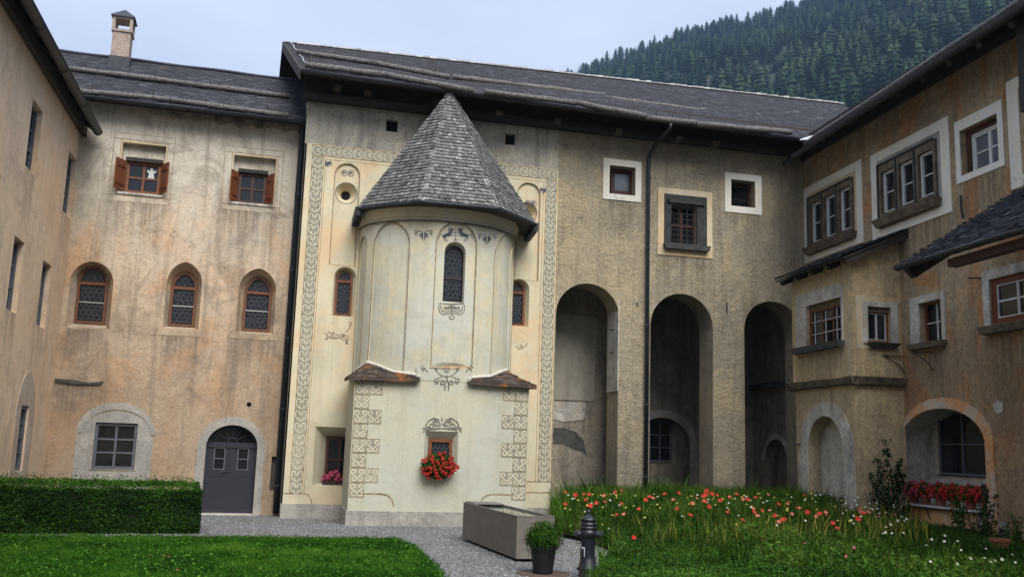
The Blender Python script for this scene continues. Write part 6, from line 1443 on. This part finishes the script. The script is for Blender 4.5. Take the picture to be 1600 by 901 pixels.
# countable flowers ---------------------------------------------------
def petal_mesh(name, mat, r, k, cup, ctr=None):
    m = MB()
    for i in range(k):
        a = 2*pi*i/k; w = pi/k*1.15
        m.face([(0, 0, 0), (r*.75*cos(a-w), r*.75*sin(a-w), cup*.6), (r*cos(a), r*sin(a), cup), (r*.75*cos(a+w), r*.75*sin(a+w), cup*.6)])
    me = bpy.data.meshes.new(name); me.from_pydata(m.v, [], m.f); me.materials.append(mat); return me
def col(name, c, tr=.35):
    m, nt, bs = M(name); bs.inputs['Base Color'].default_value = (*c, 1); bs.inputs['Roughness'].default_value = .6
    t = nd(nt, 'ShaderNodeBsdfTranslucent'); t.inputs[0].default_value = (*c, 1); x = nd(nt, 'ShaderNodeMixShader', {0: tr, 1: bs.outputs[0], 2: t.outputs[0]}); nt.links.new(x.outputs[0], nt.nodes['Material Output'].inputs[0]); return m
red, coral, pink, white_, yellow = col('poppy_red', (.72, .045, .02)), col('coral_petals', (.78, .22, .14)), col('pink_petals', (.72, .12, .25)), col('white_petals', (.72, .72, .62)), col('yellow_petals', (.70, .58, .10))
gred, gpink = col('geranium_red', (.60, .030, .018)), col('geranium_pink', (.62, .10, .19))
st = MB(); st.tube([(0, 0, 0), (.01, 0, -.25), (0, .01, -.5)], .0035, 4); stem_me = bpy.data.meshes.new('stem'); stem_me.from_pydata([tuple(v) for v in st.v], [], st.f); stem_me.materials.append(MT['leaf'])
kinds = {'poppy': (petal_mesh('poppy', red, .05, 5, .03), 'poppy', 'red poppy blooming among the garden plants, one of many alike', 'red poppies in the flower garden'),
         'coral_poppy': (petal_mesh('coral_poppy', coral, .045, 5, .025), 'poppy', 'pale coral poppy blooming in the garden, one of several alike', 'coral poppies in the flower garden'),
         'white_daisy': (petal_mesh('white_daisy', white_, .022, 7, .006), 'daisy', 'small white daisy in the garden, one of many alike', 'white daisies in the flower garden'),
         'yellow_daisy': (petal_mesh('yellow_daisy', yellow, .020, 7, .008), 'daisy', 'small yellow flower in the garden, one of many alike', 'yellow flowers in the flower garden'),
         'pink_flower': (petal_mesh('pink_flower', pink, .022, 6, .01), 'flower', 'small pink flower in the garden, one of several alike', 'pink flowers in the flower garden')}
def flower(kind, px, py, Y=None, h_=None):
    """stands on the garden bed; px,py is where the photograph shows its head"""
    t_best = None
    for k in range(60):
        y = 12.5+k*.15; d = ray(px, py); p = EYEP+d*(y/d.y); 
        if not inside((p.x, p.y), GARDEN): continue
        g_ = garden_h(p.x, p.y); tall = p.z-g_; want = .24+.34*min(max((y-13.6)/5, 0), 1)
        e_ = abs(tall-want)
        if t_best is None or e_ < t_best[0]: t_best = (e_, p)
    if not t_best or t_best[0] > .25: return
    me, cat, lab, grp = kinds[kind]; p = t_best[1]
    o = put(kind, me, None, p); s = random.uniform(.75, 1.2); o.scale = (s, s, s); o.rotation_euler = (random.uniform(.3, 1.1), random.uniform(-.4, .4), random.uniform(-.5, .5)); tag(o, lab, cat, grp)
    c = put('stem', stem_me, o); c.rotation_euler = (-o.rotation_euler.x, -o.rotation_euler.y, 0)
pop = [(883, 769), (900, 773), (913, 772), (921, 772), (960, 769), (970, 766), (1008, 781), (1015, 776), (1039, 772), (1060, 770), (1058, 795), (1098, 776), (1103, 772), (1112, 771), (1120, 773), (1140, 778), (1168, 780), (1180, 777), (1108, 791), (883, 787), (922, 790), (945, 784), (972, 787), (998, 795), (990, 839), (963, 804), (868, 804), (1256, 774), (1243, 793), (1178, 800), (1137, 800), (1101, 784), (1301, 817), (1308, 825), (1340, 810), (1349, 802), (1343, 796), (1281, 803), (1190, 797), (1216, 787), (914, 781), (933, 786), (1105, 766), (1150, 772), (1126, 782), (1210, 805), (1225, 812), (1262, 800), (1160, 812), (1078, 805)]
for p in pop: flower('poppy', *p)
for p in [(897, 772), (945, 774), (1020, 778), (1082, 786), (1140, 776), (1160, 779), (975, 803), (1184, 806), (1203, 797), (880, 835), (1052, 780), (1088, 778), (1275, 806), (1237, 802), (1290, 800), (1357, 800), (1230, 786)]: flower('coral_poppy', *p)
for i in range(120):
    flower(random.choice(['white_daisy', 'yellow_daisy', 'yellow_daisy', 'white_daisy', 'coral_poppy' if i % 4 == 0 else 'yellow_daisy']), random.uniform(870, 1420), random.uniform(770, 770+random.choice((12, 25, 55))))
for i in range(26): flower('white_daisy', random.uniform(1325, 1420), random.uniform(785, 835))
for i in range(7): flower('pink_flower', random.uniform(1150, 1560), random.uniform(800, 870))
for i in range(16): flower('white_daisy', random.uniform(1440, 1590), random.uniform(830, 880))
# geraniums --------------------------------------------------------------
def bloom_mesh(mat, r):
    m = MB(); R = random.Random(3)
    for i in range(22):
        z = 1-1.5*(i+.5)/22; a = i*2.4; q = sqrt(max(0, 1-z*z)); c = Vector((q*cos(a), q*sin(a), z))*r; t = c.cross(Vector((R.random(), R.random(), 1))).normalized(); b = c.cross(t).normalized(); s = r*.42
        m.face([c-t*s-c*.1, c-b*s, c+t*s-c*.1, c+b*s+c*.15])
    me = bpy.data.meshes.new('flower_head'); me.from_pydata([tuple(v) for v in m.v], [], m.f); me.materials.append(mat); return me
bl = {'red': bloom_mesh(gred, .040), 'pink': bloom_mesh(gpink, .042)}
def geranium(name, label, loc, size, nf, colr, parent_box=None, nleaf=900, group=None, droop=.0, cat='flowers', fs=1.0):
    g_ = thing(name, label, cat, loc, group); sx, sy, sz, ax, ay = size     # half sizes along ax, ay
    P = []; N = []
    for i in range(nleaf):
        v = rs.normal(size=3); v /= np.linalg.norm(v); r = rs.uniform(.55, 1)
        P.append(tuple(Vector(loc)+ax*v[0]*sx*r+ay*v[1]*sy*r+Vector((0, 0, sz*(1+v[2]*r)-droop)))); w = ax*v[0]+ay*v[1]+Vector((0, 0, v[2]+.5)); N.append((w.x+rs.normal(0, .4), w.y+rs.normal(0, .4), w.z+rs.normal(0, .4)))
    leaf_cloud(np.array(P), np.array(N), rs.uniform(.014, .030, nleaf), rs.beta(2, 2.5, nleaf), MT['leaf'], 'foliage', g_, None, None, asp=.85)
    for i in range(nf):
        a = i*2.4+rs.uniform(-.3, .3); q = sqrt((i+.5)/nf); y = -sqrt(max(0, 1-q*q))
        v = (q*cos(a), -abs(y)*1.0-.1, q*sin(a)); c = put('flower_head', bl[colr if isinstance(colr, str) else colr[i % len(colr)]], g_, ax*v[0]*sx*1.08-ay*v[1]*sy*1.05*(-1 if False else 1)*1.0+Vector((0, 0, sz*(1+v[2]*1.02)-droop)))
        s = rs.uniform(.75, 1.2)*fs; c.scale = (s, s, s); c.rotation_euler = (rs.uniform(-1, 1), rs.uniform(-1, 1), 0)
    return g_
c = PB.pt(*PB.uv(685, 729, .14), .14); gb = geranium('geranium_box', 'red hanging geraniums filling the small window of the apse base', c-Vector((0, 0, .03)), (.36, .17, .26, PB.d, PB.n), 50, 'red', droop=.20, nleaf=2400, fs=.82)
MB().box(PB, PB.uv(668, 724, .1)[0], PB.uv(704, 724, .1)[0], PB.uv(685, 733)[1], PB.uv(685, 720)[1], -.12, .10).build('planter_box', MT['wood_brown'], gb)
c = PF.pt(*PF.uv(523, 747, -.12), -.12); gb = geranium('geranium_box', 'pink geraniums in a box in the deep ground floor window beside the apse', c-Vector((0, 0, .06)), (.25, .10, .10, PF.d, PF.n), 13, 'pink', nleaf=500, fs=1.15)
MB().box(PF, PF.uv(504, 750, -.1)[0], PF.uv(545, 750, -.1)[0], gw_o[0][1]+.01, PF.uv(523, 749, -.1)[1], -.24, -.05).build('planter_box', MT['wood_dark'], gb)
labs = [('pink', 'pink and red geraniums in the leftmost pot on the arch shelf'), (('pink', 'red'), 'pink and red geranium, second pot from the left on the shelf'), (('red', 'red', 'pink', 'red'), 'red and pink geranium, third pot from the left on the shelf'), ('red', 'red geranium, third pot from the right on the shelf'), ('red', 'full red geranium, second pot from the right on the shelf'), ('red', 'red geranium in the rightmost pot of the arch shelf')]
ul, ur_ = ra[0][0]+.18, ra[1][0]-.15
for i, (cc, lb) in enumerate(labs):
    u = ul+(ur_-ul)*(i)/5; loc = PR.pt(u, shz-.01, -.08+random.uniform(-.03, .03))
    g_ = geranium('potted_geranium', lb, loc, (.23, .18, .17, PR.d, PR.n), 14, cc, nleaf=900, group='potted geraniums on the arch shelf', droop=-.10, fs=.95)
    MB().lathe(loc, [(.0, 0), (.07, 0), (.10, .15), (.112, .15), (.112, .18), (.095, .18), (.09, .15), (0, .15)], 14).build('pot', simple('terracotta', (.33, .12, .06), .85, (.22, .09, .05), 9) if i == 0 else bpy.data.materials['terracotta'], g_)
# leafy shrubs --------------------------------------------------------------
def shrub(name, label, cat, loc, hgt, rad, nleaf, ls, mat, stems=4, up=.5, shape=None, grp=None):
    g_ = thing(name, label, cat, loc, grp); m = MB(); P = []; N = []
    for s_ in range(stems):
        a = random.uniform(0, 6.3); tip = Vector((cos(a)*rad*random.uniform(.2, .8), sin(a)*rad*random.uniform(.2, .8), hgt*random.uniform(.6, 1))) if s_ else Vector((0, 0, hgt))
        MB().tube([Vector(loc), Vector(loc)+tip*.5+Vector((random.uniform(-.03, .03), 0, 0)), Vector(loc)+tip], [.012, .009, .004], 5).build('stem', MT['leaf'], g_)
        k = nleaf//stems
        for i in range(k):
            t = random.uniform(.12, 1); c = tip*t; w = rad*(1.05-t)*.75+.05; v = rs.normal(size=3); v /= np.linalg.norm(v); r = w*rs.uniform(.3, 1)
            P.append((loc[0]+c.x+v[0]*r, loc[1]+c.y+v[1]*r, max(.02, loc[2]+c.z+v[2]*r*.5))); N.append((v[0]+rs.normal(0, .4), v[1]+rs.normal(0, .4), v[2]*.5+up+rs.normal(0, .4)))
    leaf_cloud(np.array(P), np.array(N), rs.uniform(ls*.6, ls*1.2, len(P)), rs.beta(2, 2.6, len(P)), mat, 'leaves', g_, asp=.42); return g_
b0 = PB2.pt(.45, 0, .32); shrub('leafy_shrub', 'tall dark leafy shrub standing in the corner between bay and orange arch', 'shrub', (b0.x, b0.y, .2), 1.75, .48, 900, .055, MT['dark_leaf'], 6)
b0 = PR.pt(6.15, 0, .45); shrub('leafy_plant', 'tall leafy plant against the wall at the right edge of the garden', 'plant', (b0.x, b0.y, .2), .95, .22, 320, .040, MT['leaf'], 5)
b0 = PR.pt(6.75, 0, .40); shrub('leafy_plant', 'dark leafy plant above the terracotta pot at the far right edge', 'plant', (b0.x, b0.y, .2), 1.05, .25, 380, .040, MT['dark_leaf'], 5)
b0 = PR.pt(4.6, 0, .5); shrub('leafy_plant', 'thin stemmed plant in front of the rubble below the flower shelf', 'plant', (b0.x, b0.y, .2), .62, .18, 160, .032, MT['leaf'], 4)
for i, (x, y, hh_, rr_, mt_, lb) in enumerate([(1448, 838, .50, .20, 'leaf', 'low leafy plant left of the rubble base of the arch'), (1490, 850, .42, .22, 'dark_leaf', 'dark leafy plant in front of the rubble base'), (1528, 856, .60, .20, 'leaf', 'upright leafy plant right of the flower shelf'),
        (1585, 872, .70, .26, 'leaf', 'bushy plant cut by the right edge of the picture'), (1545, 884, .35, .26, 'box', 'low bright green plant at the lower right corner'), (1420, 858, .38, .24, 'leaf', 'spreading leafy plant in the right half of the garden'), (1380, 838, .48, .20, 'dark_leaf', 'dark leafy plant below the tall shrub of the corner')]):
    p = ground(x, y, .15); shrub('leafy_plant', lb, 'plant', (p.x, p.y, .12), hh_, rr_, 300, .034, MT[mt_], 5)
tpot = ground(1564, 868, .2); MB().lathe(tpot, [(0, 0), (.10, 0), (.14, .22), (.155, .22), (.155, .26), (.135, .26), (.13, .2), (0, .2)], 18).build('flower_pot', bpy.data.materials['terracotta'], None, cat='pot', label='empty terracotta pot standing low at the far right of the garden')
# ================================================================== OBJECTS ON THE GRAVEL
# water trough
TB = ground(806, 877); TA = ground(722, 843); td = (TB-TA).normalized(); tn = Vector((-td.y, td.x, 0)); tn = tn if tn.x > 0 else -tn
TLn = (TB-TA).length; TW = .56; TH_ = .62
class TPl:
    def pt(s, u, z, n=0): return TA+td*u+tn*z+Vector((0, 0, n))
TP = TPl()
tr = thing('water_trough', 'long grey brown rectangular water trough standing on dark feet on the gravel', 'trough', TA)
tm = simple('bronze_grey_panel', (.125, .115, .098), .55, (.165, .15, .128), 2.5, b=.15, spec=.4, stretch=(1, 1, 2)); wt = .045
bs_ = MB()
bs_.box(TP, 0, TLn, 0, TW, .045, .16)
for a, b, c_, d__ in ((0, TLn, 0, wt), (0, TLn, TW-wt, TW), (0, wt, wt, TW-wt), (TLn-wt, TLn, wt, TW-wt)): bs_.box(TP, a+.0, b, c_, d__, .16, TH_-.001)
bs_.build('basin', tm, tr, kind=None)
ring(TP, R4(-.004, TLn+.004, -.004, TW+.004), R4(wt-.008, TLn-wt+.008, wt-.008, TW-wt+.008), TH_-.004, TH_+.012, 'rim', tm, tr)
MB().box(TP, .02, .62, .03, TW-.03, TH_+.013, TH_+.030).build('cover_plate', tm, tr)
mw_ = simple('trough_water', (.10, .115, .085), .03, spec=.9); MB().face([TP.pt(a, b, TH_-.012) for a, b in ((wt, wt), (TLn-wt, wt), (TLn-wt, TW-wt), (wt, TW-wt))]).build('water', mw_, tr)
MB().box(TP, .08, TLn-.08, .06, TW-.06, .0, .046).build('foot', MT['black'], tr)
# manhole cover and potted plant
pp = ground(848, 896)
mc = MB(); mc.lathe((pp.x, pp.y, 0), [(0, .012), (.29, .012), (.30, .020), (.335, .020), (.345, .0)], 36)
mc_ = mc.build('manhole_cover', simple('rusty_cast_iron', (.075, .055, .045), .7, (.13, .085, .06), 18, b=.5), None, cat='manhole cover', label='round rusty manhole cover in the gravel under the potted plant')
pot = thing('potted_plant', 'black plastic pot with drooping bushy green plant beside the trough', 'plant', (pp.x, pp.y, .02))
MB().lathe((pp.x, pp.y, .022), [(0, 0), (.125, 0), (.165, .30), (.178, .30), (.178, .335), (.160, .335), (.155, .29), (0, .28)], 26).build('pot', simple('black_plastic', (.012, .012, .014), .45), pot, smooth=False)
n = 3800; P = []; N = []
for i in range(n):
    v = rs.normal(size=3); v /= np.linalg.norm(v); r = rs.uniform(.45, 1.0)*(1+.22*mnoise.noise(Vector((v[0]*2.5, v[1]*2.5, v[2]*2.5))))
    x_, y_, z_ = v[0]*.255*r, v[1]*.255*r, .44+v[2]*.21*r-(random.random() < .25)*random.uniform(0, .12)*(r > .8)
    P.append((pp.x+x_, pp.y+y_, .02+z_)); N.append((v[0]+rs.normal(0, .5), v[1]+rs.normal(0, .5), v[2]+.4+rs.normal(0, .5)))
leaf_cloud(np.array(P), np.array(N), rs.uniform(.014, .036, n), rs.beta(1.8, 2.8, n), MT['leaf'], 'foliage', pot, asp=.22, droop=.5)
# hydrant
hp = ground(918, 901); hp = Vector((hp.x, hp.y, 0)); S = .80/.80
hy = thing('hydrant', 'dark blue grey cast iron pillar hydrant with two side outlets and domed cap', 'hydrant', hp)
hm = simple('hydrant_paint', (.008, .011, .018), .42, (.015, .019, .029), 14, b=.2, spec=.5)
MB().lathe(hp, [(0, .0), (0.118, .0), (0.122, .03), (0.111, .045), (0.111, .075), (0.122, .085), (0.122, .12), (0.111, .135), (0.107, .19), (0.092, .215), (0.087, .26), (0.087, .46), (0.092, .47), (0.100, .50)], 28).build('body', hm, hy, smooth=True)
MB().lathe(hp, [(0.100, .50), (0.111, .505), (0.112, .565), (0.102, .575), (0.100, .60)], 28).build('collar', hm, hy, smooth=True)
MB().lathe(hp, [(0.100, .60), (0.115, .605), (0.115, .618), (0.098, .625), (0.098, .645), (0.107, .65), (0.107, .662), (0.092, .668), (0.095, .70), (0.104, .705), (0.104, .715), (0.074, .74), (0.044, .755), (0.026, .765), (0.022, .785), (0.028, .80), (0.025, .825), (0.000, .84)], 28).build('cap', hm, hy, smooth=True)
for s in (-1, 1):
    a = Vector((s*cos(.15), -sin(.15)*.6, 0)).normalized()
    c = hp+Vector((0, 0, .535)); MB().tube([c+a*.06, c+a*.135, c+a*.14+Vector((0, 0, -.0)), c+a*.165+Vector((0, 0, -.02))], [.042, .042, .05, .045], 12).build('outlet', hm, hy)
    MB().tube([c+a*.165+Vector((0, 0, -.03))+Vector((0, 0, -.09))*sin(t)-a*.10*(1-cos(t))*.5 for t in np.linspace(0, pi, 9)], .005, 5).build('chain', MT['iron'], hy)
m = MB()
for k in range(8): a = 2*pi*k/8; m.box(type('B', (), {'pt': staticmethod(lambda u, z, n=0: hp+Vector((cos(a)*(.095+n)+-sin(a)*u, sin(a)*(.095+n)+cos(a)*u, z)))}), -.011, .011, .09, .12, .02, .045)
m.build('bolt', hm, hy, kind='stuff')
# thin post with a pale hook beside the hydrant
q0 = ground(907, 903); ps = thing('marker_post', 'thin grey metal post with a pale curved hook left of the hydrant', 'post', (q0.x, q0.y, 0))
MB().tube([(q0.x, q0.y, -.05), (q0.x, q0.y, .38)], .011, 8).build('post', MT['iron'], ps)
MB().tube([Vector((q0.x+.012+.014*(1-cos(t)), q0.y-.02, .36+.022*sin(t))) for t in np.linspace(0, pi, 10)]+[Vector((q0.x+.040, q0.y-.02, .27))], .006, 6).build('hook', MT['zinc'], ps)
# fallen petals on the lawn
pm_ = petal_mesh('fallen_petal', coral, .03, 3, .004)
for x, y in ((256, 867), (264, 869), (277, 889), (235, 866)):
    p = ground(x, y, .07); o = put('fallen_petal', pm_, None, p); tag(o, 'faded coral petal lying on the lawn, one of four alike', 'petal', 'fallen petals on the lawn')
# ================================================================== HAZE
m, nt, bs = M('mountain_haze'); nt.nodes.remove(bs); pv = nd(nt, 'ShaderNodeVolumePrincipled'); pv.inputs['Color'].default_value = (.42, .66, 1.0, 1); pv.inputs['Density'].default_value = .00017
nt.links.new(pv.outputs[0], nt.nodes['Material Output'].inputs['Volume'])
zt = max(v[2] for v in HV)+60
BX = type('BX', (), {'pt': staticmethod(lambda u, z, n=0: Vector((u, z, n)))})
MB().box(BX, -1500, 2200, -60, 1900, -1.6, zt).build('haze', m, None, kind='stuff', label='pale blue mountain haze')
